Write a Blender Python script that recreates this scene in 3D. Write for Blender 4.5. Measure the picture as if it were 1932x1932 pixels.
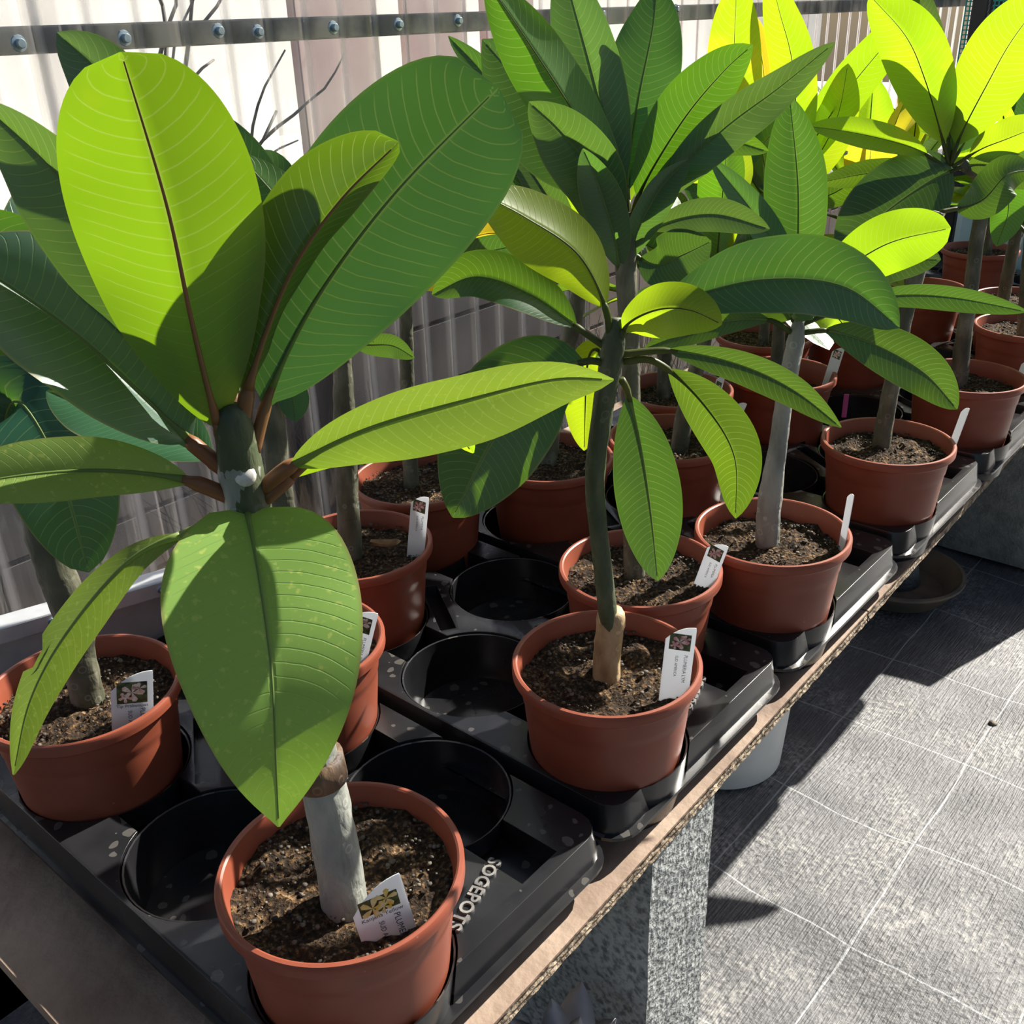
import bpy, bmesh, math, random
from mathutils import Vector, Matrix, noise
random.seed(7)
for o in list(bpy.data.objects): bpy.data.objects.remove(o)
SC = bpy.context.scene
COL = SC.collection

# ------------------------------------------------------------------ camera
F = 1914.65; PITCH = math.radians(26.218); ROLL = math.radians(-1.9235)
ZR = 0.60                       # height of the pot rims above the floor
CAM = Vector((0, 0, ZR + 0.52175))
cp, sp, cr, sr = math.cos(PITCH), math.sin(PITCH), math.cos(ROLL), math.sin(ROLL)
FWD = Vector((0, cp, -sp)); UP0 = Vector((0, sp, cp)); X0 = Vector((1, 0, 0))
RIGHT = X0 * cr + UP0 * sr; UPV = X0 * -sr + UP0 * cr
cd = bpy.data.cameras.new('camera'); cam = bpy.data.objects.new('camera', cd); COL.objects.link(cam)
cd.sensor_width = 36; cd.sensor_fit = 'HORIZONTAL'; cd.lens = 36 * F / 1932; cd.clip_start = 0.02; cd.clip_end = 200
M = Matrix((RIGHT, UPV, -FWD)).transposed().to_4x4(); M.translation = CAM
cam.matrix_world = M
SC.camera = cam

# bench frame: a runs along the bench, b towards the wall, z up from the rim plane
A0 = Vector((-0.1257, 0.5207)); U2 = Vector((0.65753, 0.75343)); N2 = Vector((-0.75343, 0.65753))
BANG = math.atan2(U2.y, U2.x)
def T(a, b, z=0.0):
    p = A0 + U2 * a + N2 * b
    return Vector((p.x, p.y, ZR + z))
def ray(x, y): return FWD + RIGHT * ((x - 966) / F) - UPV * ((y - 966) / F)
def at_y(x, y, Y):
    d = ray(x, y); return CAM + d * (Y / d.y)
def at_z(x, y, z):
    d = ray(x, y); return CAM + d * ((ZR + z - CAM.z) / d.z)
def mpp(p): return (p - CAM).dot(FWD) / F        # metres per photo pixel at p

# ------------------------------------------------------------------ light
SUN = (U2 * 1.25 + N2 * -0.27)
sundir = Vector((SUN.x, SUN.y, 1.0)).normalized()
sd = bpy.data.lights.new('sun', 'SUN'); sd.energy = 9.5; sd.angle = math.radians(0.6); sd.color = (1.0, 0.95, 0.86)
so = bpy.data.objects.new('sun', sd); COL.objects.link(so)
so.rotation_euler = sundir.to_track_quat('Z', 'Y').to_euler(); so.location = (2, 1, 5)
w = bpy.data.worlds.new('world'); SC.world = w; w.use_nodes = True
wn = w.node_tree; bg = wn.nodes['Background']
sky = wn.nodes.new('ShaderNodeTexSky'); sky.sky_type = 'NISHITA'; sky.sun_disc = False
sky.sun_elevation = math.asin(sundir.z); sky.sun_rotation = math.atan2(sundir.x, sundir.y)
sky.dust_density = 2.0; sky.ozone_density = 1.0
wn.links.new(sky.outputs[0], bg.inputs[0]); bg.inputs[1].default_value = 0.072
vs = SC.view_settings
vs.view_transform = 'Standard'; vs.look = 'None'; vs.gamma = 1.0; vs.use_curve_mapping = False; vs.exposure = 0.3

# ------------------------------------------------------------------ materials
def new_mat(name):
    m = bpy.data.materials.new(name); m.use_nodes = True
    t = m.node_tree
    return m, t.nodes, t.links, t.nodes['Principled BSDF']
def ramp(N, stops):
    r = N.new('ShaderNodeValToRGB'); cr_ = r.color_ramp
    while len(cr_.elements) < len(stops): cr_.elements.new(0.5)
    for e, (p, c) in zip(cr_.elements, stops):
        e.position = p; e.color = (*c, 1) if len(c) == 3 else c
    return r
def simple(name, c1, c2=None, scale=20, rough=0.6, bump=0.0, bscale=None, spec=0.5, metal=0.0, detail=6, lo=0.35, hi=0.65, coord='Object'):
    m, N, L, P = new_mat(name)
    P.inputs['Roughness'].default_value = rough; P.inputs['Metallic'].default_value = metal
    P.inputs['Specular IOR Level'].default_value = spec
    tc = N.new('ShaderNodeTexCoord')
    if c2 is None: P.inputs['Base Color'].default_value = (*c1, 1)
    else:
        n = N.new('ShaderNodeTexNoise'); n.inputs['Scale'].default_value = scale; n.inputs['Detail'].default_value = detail
        L.new(tc.outputs[coord], n.inputs['Vector'])
        r = ramp(N, [(lo, c1), (hi, c2)]); L.new(n.outputs[0], r.inputs[0]); L.new(r.outputs[0], P.inputs['Base Color'])
    if bump:
        n2 = N.new('ShaderNodeTexNoise'); n2.inputs['Scale'].default_value = bscale or scale; n2.inputs['Detail'].default_value = 8
        L.new(tc.outputs[coord], n2.inputs['Vector'])
        b = N.new('ShaderNodeBump'); b.inputs['Strength'].default_value = bump; b.inputs['Distance'].default_value = 0.01
        L.new(n2.outputs[0], b.inputs['Height']); L.new(b.outputs[0], P.inputs['Normal'])
    return m

def math_node(N, L, op, a, b=None, c=None):
    n = N.new('ShaderNodeMath'); n.operation = op
    for i, v in enumerate((a, b, c)):
        if v is None: continue
        if isinstance(v, (int, float)): n.inputs[i].default_value = v
        else: L.new(v, n.inputs[i])
    return n.outputs[0]

def leaf_mat(name, top, under, glow, speck=0.0, yellow=0.0, nveins=26, tfac=0.5, rough=0.36):
    m, N, L, P = new_mat(name)
    uv = N.new('ShaderNodeUVMap'); sep = N.new('ShaderNodeSeparateXYZ'); L.new(uv.outputs[0], sep.inputs[0])
    s = math_node(N, L, 'ABSOLUTE', math_node(N, L, 'SUBTRACT', sep.outputs[0], 0.5))
    s2 = math_node(N, L, 'MULTIPLY', s, 2.0)
    tc = N.new('ShaderNodeTexCoord')
    nz = N.new('ShaderNodeTexNoise'); nz.inputs['Scale'].default_value = 30; nz.inputs['Detail'].default_value = 3
    L.new(tc.outputs['Object'], nz.inputs['Vector'])
    bend = math_node(N, L, 'MULTIPLY', math_node(N, L, 'POWER', s2, 1.6), 0.10)
    wob = math_node(N, L, 'MULTIPLY', math_node(N, L, 'SUBTRACT', nz.outputs[0], 0.5), 0.02)
    ph = math_node(N, L, 'MULTIPLY', math_node(N, L, 'ADD', math_node(N, L, 'SUBTRACT', sep.outputs[1], bend), wob), float(nveins))
    fr = math_node(N, L, 'FRACT', ph)
    dist = math_node(N, L, 'ABSOLUTE', math_node(N, L, 'SUBTRACT', fr, 0.5))
    mr = N.new('ShaderNodeMapRange'); mr.inputs[1].default_value = 0.02; mr.inputs[2].default_value = 0.065
    mr.inputs[3].default_value = 1; mr.inputs[4].default_value = 0; L.new(dist, mr.inputs[0])
    mid = N.new('ShaderNodeMapRange'); mid.inputs[1].default_value = 0.02; mid.inputs[2].default_value = 0.05
    mid.inputs[3].default_value = 1; mid.inputs[4].default_value = 0; L.new(s2, mid.inputs[0])
    edge = N.new('ShaderNodeMapRange'); edge.inputs[1].default_value = 0.8; edge.inputs[2].default_value = 0.95
    edge.inputs[3].default_value = 1; edge.inputs[4].default_value = 0; L.new(s2, edge.inputs[0])
    vein = math_node(N, L, 'MAXIMUM', math_node(N, L, 'MULTIPLY', mr.outputs[0], edge.outputs[0]), mid.outputs[0])
    oi = N.new('ShaderNodeObjectInfo')
    def vary(col, amt):
        h = N.new('ShaderNodeHueSaturation'); h.inputs['Color'].default_value = (*col, 1)
        v = math_node(N, L, 'ADD', math_node(N, L, 'MULTIPLY', oi.outputs['Random'], amt), 1 - amt / 2)
        L.new(v, h.inputs['Value'])
        hu = math_node(N, L, 'ADD', math_node(N, L, 'MULTIPLY', oi.outputs['Random'], 0.03), 0.485)
        L.new(hu, h.inputs['Hue'])
        return h.outputs[0]
    geo = N.new('ShaderNodeNewGeometry')
    bf = geo.outputs['Backfacing']
    def mix(fac, a, b):
        x = N.new('ShaderNodeMix'); x.data_type = 'RGBA'
        if isinstance(fac, float): x.inputs[0].default_value = fac
        else: L.new(fac, x.inputs[0])
        for i, v in ((6, a), (7, b)):
            if isinstance(v, tuple): x.inputs[i].default_value = (*v, 1)
            else: L.new(v, x.inputs[i])
        return x.outputs[2]
    t_ = mix(math_node(N, L, 'MULTIPLY', vein, 0.42), vary(top, 0.5), (0.16, 0.29, 0.10))
    u_ = mix(math_node(N, L, 'MULTIPLY', vein, 0.32), vary(under, 0.4), (0.42, 0.50, 0.14))
    base = mix(bf, t_, u_)
    glowc = mix(math_node(N, L, 'MULTIPLY', vein, 0.22), vary(glow, 0.3), (0.62, 0.70, 0.20))
    if speck:
        v = N.new('ShaderNodeTexNoise'); v.inputs['Scale'].default_value = 240; v.inputs['Detail'].default_value = 3
        L.new(tc.outputs['Object'], v.inputs['Vector'])
        r = ramp(N, [(0.60, (0, 0, 0)), (0.70, (1, 1, 1))]); L.new(v.outputs[0], r.inputs[0])
        base = mix(math_node(N, L, 'MULTIPLY', r.outputs[0], speck), base, (0.60, 0.66, 0.16))
    if yellow:
        v = N.new('ShaderNodeTexNoise'); v.inputs['Scale'].default_value = 12
        L.new(tc.outputs['Object'], v.inputs['Vector'])
        r = ramp(N, [(0.62, (0, 0, 0)), (0.74, (1, 1, 1))]); L.new(v.outputs[0], r.inputs[0])
        glowc = mix(math_node(N, L, 'MULTIPLY', r.outputs[0], yellow), glowc, (0.85, 0.62, 0.03))
    rim_ = N.new('ShaderNodeMapRange'); rim_.inputs[1].default_value = 0.955; rim_.inputs[2].default_value = 0.985; L.new(s2, rim_.inputs[0])
    base = mix(math_node(N, L, 'MULTIPLY', rim_.outputs[0], 0.6), base, (0.30, 0.22, 0.08))
    L.new(base, P.inputs['Base Color'])
    P.inputs['Roughness'].default_value = rough; P.inputs['Specular IOR Level'].default_value = 0.7
    b = N.new('ShaderNodeBump'); b.inputs['Strength'].default_value = 0.3; b.inputs['Distance'].default_value = 0.002
    L.new(math_node(N, L, 'ADD', math_node(N, L, 'MULTIPLY', vein, -0.6), math_node(N, L, 'MULTIPLY', nz.outputs[0], 0.4)), b.inputs['Height'])
    L.new(b.outputs[0], P.inputs['Normal'])
    tr = N.new('ShaderNodeBsdfTranslucent'); L.new(glowc, tr.inputs[0])
    ms = N.new('ShaderNodeMixShader'); ms.inputs[0].default_value = tfac
    L.new(P.outputs[0], ms.inputs[1]); L.new(tr.outputs[0], ms.inputs[2])
    L.new(ms.outputs[0], N['Material Output'].inputs[0])
    return m

G_TOP = (0.028, 0.105, 0.045); G_UND = (0.085, 0.17, 0.035); G_GLOW = (0.14, 0.30, 0.008)
M_LEAF = leaf_mat('leaf green', G_TOP, G_UND, G_GLOW, tfac=0.38)
M_LEAFM = leaf_mat('leaf mid green', (0.032, 0.12, 0.042), (0.08, 0.16, 0.035), (0.10, 0.23, 0.012), tfac=0.32, rough=0.40)
M_LEAFY = leaf_mat('leaf bright', (0.05, 0.15, 0.03), (0.16, 0.25, 0.03), (0.40, 0.60, 0.008), yellow=0.3, tfac=0.6)  # lit copy of the leaf green, backlight put into its translucent colour
M_LEAFBIG = leaf_mat('leaf lime patched', (0.05, 0.15, 0.03), (0.14, 0.23, 0.03), (0.27, 0.43, 0.006), yellow=0.7, nveins=24, tfac=0.6)
M_LEAFS = leaf_mat('leaf speckled', (0.24, 0.40, 0.08), (0.17, 0.27, 0.05), (0.25, 0.42, 0.03), speck=0.6, tfac=0.4, rough=0.45)  # real speckles; sunlit paleness is put into the top colour
M_LEAFD = leaf_mat('leaf dark', (0.018, 0.075, 0.040), (0.05, 0.12, 0.03), (0.12, 0.27, 0.02), tfac=0.28, rough=0.32)  # darker copy of the leaf green; carries the shade on shaded leaves
M_LEAFO = leaf_mat('leaf yellowing', (0.20, 0.22, 0.03), (0.35, 0.30, 0.04), (0.90, 0.68, 0.02), tfac=0.6)
M_LEAFGY = leaf_mat('leaf greyed', (0.05, 0.11, 0.075), (0.10, 0.19, 0.05), (0.16, 0.32, 0.03), tfac=0.28, rough=0.42)
M_RIB_RED = simple('petiole reddish', (0.20, 0.11, 0.035), (0.30, 0.12, 0.05), 14, 0.45)
M_RIB = simple('petiole green', (0.08, 0.13, 0.03), (0.15, 0.16, 0.045), 14, 0.45)
M_RIBLT = simple('petiole pale', (0.24, 0.36, 0.09), (0.32, 0.40, 0.12), 14, 0.45)
for m_ in (M_RIBLT, M_RIB, M_RIB_RED):
    N_, L_ = m_.node_tree.nodes, m_.node_tree.links
    tr_ = N_.new('ShaderNodeBsdfTranslucent'); ms_ = N_.new('ShaderNodeMixShader'); ms_.inputs[0].default_value = 0.5 if m_ is not M_RIB_RED else 0.25
    L_.new(N_['Principled BSDF'].inputs['Base Color'].links[0].from_socket, tr_.inputs[0])
    L_.new(N_['Principled BSDF'].outputs[0], ms_.inputs[1]); L_.new(tr_.outputs[0], ms_.inputs[2]); L_.new(ms_.outputs[0], N_['Material Output'].inputs[0])

def bark_mat(name, c1, c2, c3):
    m, N, L, P = new_mat(name)
    tc = N.new('ShaderNodeTexCoord'); mp = N.new('ShaderNodeMapping'); L.new(tc.outputs['Object'], mp.inputs[0])
    mp.inputs['Scale'].default_value = (60, 60, 22)
    n = N.new('ShaderNodeTexNoise'); n.inputs['Scale'].default_value = 1; n.inputs['Detail'].default_value = 7; L.new(mp.outputs[0], n.inputs[0])
    r = ramp(N, [(0.3, c1), (0.52, c2), (0.72, c3)]); L.new(n.outputs[0], r.inputs[0]); L.new(r.outputs[0], P.inputs['Base Color'])
    v = N.new('ShaderNodeTexVoronoi'); v.inputs['Scale'].default_value = 60; L.new(tc.outputs['Object'], v.inputs[0])
    v.feature = 'DISTANCE_TO_EDGE'
    v2 = N.new('ShaderNodeTexVoronoi'); v2.inputs['Scale'].default_value = 75; v2.inputs['Randomness'].default_value = 0.9; L.new(tc.outputs['Object'], v2.inputs[0])
    ring = math_node(N, L, 'MULTIPLY', math_node(N, L, 'GREATER_THAN', v2.outputs['Distance'], 0.20), math_node(N, L, 'LESS_THAN', v2.outputs['Distance'], 0.29))
    sc2 = N.new('ShaderNodeSeparateColor'); L.new(v2.outputs['Color'], sc2.inputs[0])
    ring = math_node(N, L, 'MULTIPLY', ring, math_node(N, L, 'GREATER_THAN', sc2.outputs[0], 0.55))
    xm = N.new('ShaderNodeMix'); xm.data_type = 'RGBA'; L.new(math_node(N, L, 'MULTIPLY', ring, 0.35), xm.inputs[0]); L.new(r.outputs[0], xm.inputs[6]); xm.inputs[7].default_value = (*[min(1, q * 1.5) for q in c3], 1); L.new(xm.outputs[2], P.inputs['Base Color'])
    b = N.new('ShaderNodeBump'); b.inputs['Strength'].default_value = 0.8; b.inputs['Distance'].default_value = 0.005
    ad = math_node(N, L, 'ADD', n.outputs[0], math_node(N, L, 'MULTIPLY', math_node(N, L, 'MINIMUM', v.outputs[0], 0.15), 0.5))
    L.new(ad, b.inputs['Height']); L.new(b.outputs[0], P.inputs['Normal'])
    P.inputs['Roughness'].default_value = 0.6
    return m
M_BARK = bark_mat('bark grey green', (0.045, 0.05, 0.03), (0.10, 0.10, 0.065), (0.20, 0.19, 0.14))
M_BARKP = bark_mat('bark pale grey', (0.16, 0.17, 0.15), (0.27, 0.28, 0.25), (0.36, 0.36, 0.31))
M_BARKG = bark_mat('bark green stem', (0.035, 0.05, 0.02), (0.06, 0.08, 0.035), (0.12, 0.12, 0.07))
M_BARKT = bark_mat('bark tan', (0.25, 0.15, 0.07), (0.42, 0.29, 0.15), (0.55, 0.43, 0.27))
M_BARKB = bark_mat('bark brown scar', (0.05, 0.028, 0.015), (0.13, 0.075, 0.035), (0.22, 0.14, 0.08))
M_SCAR = simple('pruning scar', (0.75, 0.72, 0.66), (0.5, 0.47, 0.40), 120, 0.8)

def pot_mat():
    m, N, L, P = new_mat('terracotta coloured plastic')
    tc = N.new('ShaderNodeTexCoord')
    n = N.new('ShaderNodeTexNoise'); n.inputs['Scale'].default_value = 25; n.inputs['Detail'].default_value = 8; L.new(tc.outputs['Object'], n.inputs[0])
    oi = N.new('ShaderNodeObjectInfo')
    r = ramp(N, [(0.3, (0.235, 0.056, 0.028)), (0.7, (0.29, 0.074, 0.039))]); L.new(n.outputs[0], r.inputs[0])
    n2 = N.new('ShaderNodeTexNoise'); n2.inputs['Scale'].default_value = 180; n2.inputs['Detail'].default_value = 2; L.new(tc.outputs['Object'], n2.inputs[0])
    r2 = ramp(N, [(0.74, (0, 0, 0)), (0.8, (1, 1, 1))]); L.new(n2.outputs[0], r2.inputs[0])
    x = N.new('ShaderNodeMix'); x.data_type = 'RGBA'; L.new(math_node(N, L, 'MULTIPLY', r2.outputs[0], 0.35), x.inputs[0])
    L.new(r.outputs[0], x.inputs[6]); x.inputs[7].default_value = (0.5, 0.36, 0.29, 1); L.new(x.outputs[2], P.inputs['Base Color'])
    rr = N.new('ShaderNodeMapRange'); rr.inputs[3].default_value = 0.36; rr.inputs[4].default_value = 0.55; L.new(n.outputs[0], rr.inputs[0])
    L.new(rr.outputs[0], P.inputs['Roughness'])
    tr = N.new('ShaderNodeBsdfTranslucent'); tr.inputs[0].default_value = (0.75, 0.16, 0.05, 1)
    ms = N.new('ShaderNodeMixShader'); ms.inputs[0].default_value = 0.06
    L.new(P.outputs[0], ms.inputs[1]); L.new(tr.outputs[0], ms.inputs[2]); L.new(ms.outputs[0], N['Material Output'].inputs[0])
    return m
M_POT = pot_mat()

def soil_mat():
    m, N, L, P = new_mat('potting soil')
    tc = N.new('ShaderNodeTexCoord')
    n = N.new('ShaderNodeTexNoise'); n.inputs['Scale'].default_value = 260; n.inputs['Detail'].default_value = 6; L.new(tc.outputs['Object'], n.inputs[0])
    n2 = N.new('ShaderNodeTexNoise'); n2.inputs['Scale'].default_value = 30; n2.inputs['Detail'].default_value = 6; L.new(tc.outputs['Object'], n2.inputs[0])
    r = ramp(N, [(0.36, (0.008, 0.005, 0.003)), (0.53, (0.035, 0.021, 0.011)), (0.62, (0.12, 0.068, 0.030)), (0.76, (0.40, 0.27, 0.14))])
    L.new(math_node(N, L, 'ADD', math_node(N, L, 'MULTIPLY', n.outputs[0], 0.75), math_node(N, L, 'MULTIPLY', n2.outputs[0], 0.3)), r.inputs[0])
    L.new(r.outputs[0], P.inputs['Base Color']); P.inputs['Roughness'].default_value = 0.9; P.inputs['Specular IOR Level'].default_value = 0.25
    b = N.new('ShaderNodeBump'); b.inputs['Strength'].default_value = 1.0; b.inputs['Distance'].default_value = 0.005
    L.new(n.outputs[0], b.inputs['Height']); L.new(b.outputs[0], P.inputs['Normal'])
    return m
M_SOIL = soil_mat()
M_PEB = simple('soil pebbles', (0.03, 0.024, 0.018), (0.20, 0.17, 0.13), 55, 0.8, lo=0.4, hi=0.72)

def tray_mat():
    m, N, L, P = new_mat('black tray plastic')
    tc = N.new('ShaderNodeTexCoord')
    v = N.new('ShaderNodeTexVoronoi'); v.inputs['Scale'].default_value = 68; v.inputs['Randomness'].default_value = 1.0
    nz = N.new('ShaderNodeTexNoise'); nz.inputs['Scale'].default_value = 60; L.new(tc.outputs['Object'], nz.inputs[0])
    mx = N.new('ShaderNodeMix'); mx.data_type = 'RGBA'; mx.inputs[0].default_value = 0.012
    L.new(tc.outputs['Object'], mx.inputs[6]); L.new(nz.outputs[1], mx.inputs[7]); L.new(mx.outputs[2], v.inputs[0])
    sepc = N.new('ShaderNodeSeparateColor'); L.new(v.outputs['Color'], sepc.inputs[0])
    on = math_node(N, L, 'GREATER_THAN', sepc.outputs[0], 0.48)
    rad = math_node(N, L, 'MULTIPLY', sepc.outputs[1], 0.45)
    ins = math_node(N, L, 'LESS_THAN', v.outputs['Distance'], rad)
    geo = N.new('ShaderNodeNewGeometry'); sn = N.new('ShaderNodeSeparateXYZ'); L.new(geo.outputs['Normal'], sn.inputs[0])
    upf = math_node(N, L, 'GREATER_THAN', sn.outputs[2], 0.8)
    n3 = N.new('ShaderNodeTexNoise'); n3.inputs['Scale'].default_value = 14; n3.inputs['Detail'].default_value = 5; L.new(tc.outputs['Object'], n3.inputs[0])
    spot = math_node(N, L, 'MULTIPLY', math_node(N, L, 'MULTIPLY', math_node(N, L, 'MULTIPLY', on, ins), upf), math_node(N, L, 'MULTIPLY', n3.outputs[0], 0.9))
    r = ramp(N, [(0.35, (0.009, 0.0095, 0.011)), (0.75, (0.022, 0.022, 0.023))]); L.new(n3.outputs[0], r.inputs[0])
    x = N.new('ShaderNodeMix'); x.data_type = 'RGBA'; L.new(spot, x.inputs[0]); L.new(r.outputs[0], x.inputs[6]); x.inputs[7].default_value = (0.15, 0.14, 0.125, 1)
    L.new(x.outputs[2], P.inputs['Base Color'])
    rr = N.new('ShaderNodeMapRange'); rr.inputs[3].default_value = 0.16; rr.inputs[4].default_value = 0.36; L.new(n3.outputs[0], rr.inputs[0]); L.new(rr.outputs[0], P.inputs['Roughness'])
    P.inputs['Specular IOR Level'].default_value = 0.55
    return m
M_TRAY = tray_mat()
M_LETTER = simple('raised lettering', (0.10, 0.10, 0.10), (0.26, 0.25, 0.23), 90, 0.5)
M_BOARD = simple('weathered brown board', (0.20, 0.135, 0.095), (0.36, 0.265, 0.195), 9, 0.75, 0.25, 60)
M_BOARDEDGE = simple('broken plywood edge', (0.10, 0.07, 0.045), (0.38, 0.30, 0.21), 70, 0.9, 0.8, 120)
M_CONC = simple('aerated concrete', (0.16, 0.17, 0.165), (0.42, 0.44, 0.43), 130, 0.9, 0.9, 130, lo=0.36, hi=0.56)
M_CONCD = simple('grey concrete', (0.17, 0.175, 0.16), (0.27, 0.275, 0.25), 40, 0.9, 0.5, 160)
M_BUCKET = simple('white bucket plastic', (0.62, 0.63, 0.60), (0.70, 0.71, 0.68), 15, 0.5)
M_DISH = simple('grey clay dish', (0.09, 0.085, 0.075), (0.22, 0.16, 0.10), 12, 0.7, 0.3, 60)
M_TAG = simple('white label plastic', (0.82, 0.84, 0.86), None, rough=0.35)
def tag_mat():
    m, N, L, P = new_mat('white label plastic thin'); P.inputs['Base Color'].default_value = (0.86, 0.88, 0.90, 1); P.inputs['Roughness'].default_value = 0.35
    tr = N.new('ShaderNodeBsdfTranslucent'); tr.inputs[0].default_value = (0.85, 0.87, 0.9, 1)
    ms = N.new('ShaderNodeMixShader'); ms.inputs[0].default_value = 0.4; L.new(P.outputs[0], ms.inputs[1]); L.new(tr.outputs[0], ms.inputs[2]); L.new(ms.outputs[0], N['Material Output'].inputs[0])
    return m
M_TAG = tag_mat()
M_INK = simple('dark print', (0.03, 0.035, 0.06), None, rough=0.5)
M_PHOTO = simple('printed dark foliage', (0.015, 0.025, 0.012), (0.10, 0.16, 0.05), 160, 0.4)
M_FYEL = simple('printed yellow petals', (0.80, 0.56, 0.05), (0.85, 0.78, 0.45), 250, 0.4)
M_FPNK = simple('printed pink petals', (0.62, 0.20, 0.22), (0.85, 0.62, 0.60), 250, 0.4)
M_FWHT = simple('printed blush petals', (0.72, 0.40, 0.28), (0.88, 0.78, 0.74), 250, 0.4)
M_STEEL = simple('galvanised steel', (0.66, 0.68, 0.70), (0.80, 0.81, 0.82), 30, 0.4, metal=0.6)
M_BATTEN = simple('aluminium batten', (0.16, 0.17, 0.17), (0.62, 0.59, 0.50), 9, 0.5, metal=0.15, lo=.42, hi=.55)
M_BOLT = simple('zinc bolt', (0.26, 0.36, 0.43), (0.50, 0.58, 0.62), 80, 0.35, metal=0.7)
M_SUCC = simple('grey mauve succulent', (0.30, 0.30, 0.31), (0.50, 0.45, 0.45), 20, 0.6)
M_BLACK = simple('black plastic', (0.012, 0.013, 0.015), (0.03, 0.03, 0.032), 20, 0.5)
M_NET = simple('teal netting cord', (0.02, 0.42, 0.36), None, rough=0.5)
M_PINK = simple('pink plastic', (0.72, 0.12, 0.38), None, rough=0.5)
M_DRY = simple('dry leaf', (0.25, 0.14, 0.06), (0.45, 0.30, 0.15), 60, 0.8)

def sheet_mat():
    m, N, L, P = new_mat('clear corrugated plastic')
    tc = N.new('ShaderNodeTexCoord')
    mp = N.new('ShaderNodeMapping'); mp.inputs['Scale'].default_value = (14, 14, 1.6); L.new(tc.outputs['Object'], mp.inputs[0])
    n = N.new('ShaderNodeTexNoise'); n.inputs['Scale'].default_value = 2.0; n.inputs['Detail'].default_value = 6; L.new(mp.outputs[0], n.inputs[0])
    n2 = N.new('ShaderNodeTexNoise'); n2.inputs['Scale'].default_value = 140; n2.inputs['Detail'].default_value = 3; L.new(tc.outputs['Object'], n2.inputs[0])
    r2 = ramp(N, [(0.62, (0, 0, 0)), (0.72, (1, 1, 1))]); L.new(n2.outputs[0], r2.inputs[0])
    r = ramp(N, [(0.35, (0.05, 0.05, 0.05)), (0.78, (0.26, 0.26, 0.26))]); L.new(n.outputs[0], r.inputs[0])
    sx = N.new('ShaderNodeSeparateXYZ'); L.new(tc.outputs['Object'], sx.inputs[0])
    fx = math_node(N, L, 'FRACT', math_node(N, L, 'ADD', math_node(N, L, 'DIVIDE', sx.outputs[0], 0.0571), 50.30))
    rg = N.new('ShaderNodeMapRange'); rg.inputs[1].default_value = 0.03; rg.inputs[2].default_value = 0.14; rg.inputs[3].default_value = 0.42; rg.inputs[4].default_value = 0.0  # pale band painted along each corrugation, standing in for its glossy highlight
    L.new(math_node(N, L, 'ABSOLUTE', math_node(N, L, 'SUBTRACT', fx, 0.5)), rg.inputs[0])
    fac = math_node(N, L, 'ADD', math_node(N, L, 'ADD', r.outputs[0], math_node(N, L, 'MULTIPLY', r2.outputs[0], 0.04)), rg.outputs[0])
    tp = N.new('ShaderNodeBsdfTransparent'); tp.inputs[0].default_value = (0.93, 0.92, 0.91, 1)
    df = N.new('ShaderNodeBsdfDiffuse'); df.inputs[0].default_value = (0.85, 0.83, 0.84, 1)
    tl = N.new('ShaderNodeBsdfTranslucent'); tl.inputs[0].default_value = (0.95, 0.92, 0.92, 1)
    dm = N.new('ShaderNodeMixShader'); dm.inputs[0].default_value = 0.5; L.new(df.outputs[0], dm.inputs[1]); L.new(tl.outputs[0], dm.inputs[2])
    a = N.new('ShaderNodeMixShader'); L.new(fac, a.inputs[0]); L.new(tp.outputs[0], a.inputs[1]); L.new(dm.outputs[0], a.inputs[2])
    gl = N.new('ShaderNodeBsdfGlossy'); gl.inputs['Roughness'].default_value = 0.12; gl.inputs[0].default_value = (0.95, 0.95, 0.97, 1)
    fr = N.new('ShaderNodeFresnel'); fr.inputs[0].default_value = 1.5
    b = N.new('ShaderNodeMixShader'); L.new(math_node(N, L, 'MULTIPLY', fr.outputs[0], 1.1), b.inputs[0]); L.new(a.outputs[0], b.inputs[1]); L.new(gl.outputs[0], b.inputs[2])
    L.new(b.outputs[0], N['Material Output'].inputs[0])
    return m
M_SHEET = sheet_mat()

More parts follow.
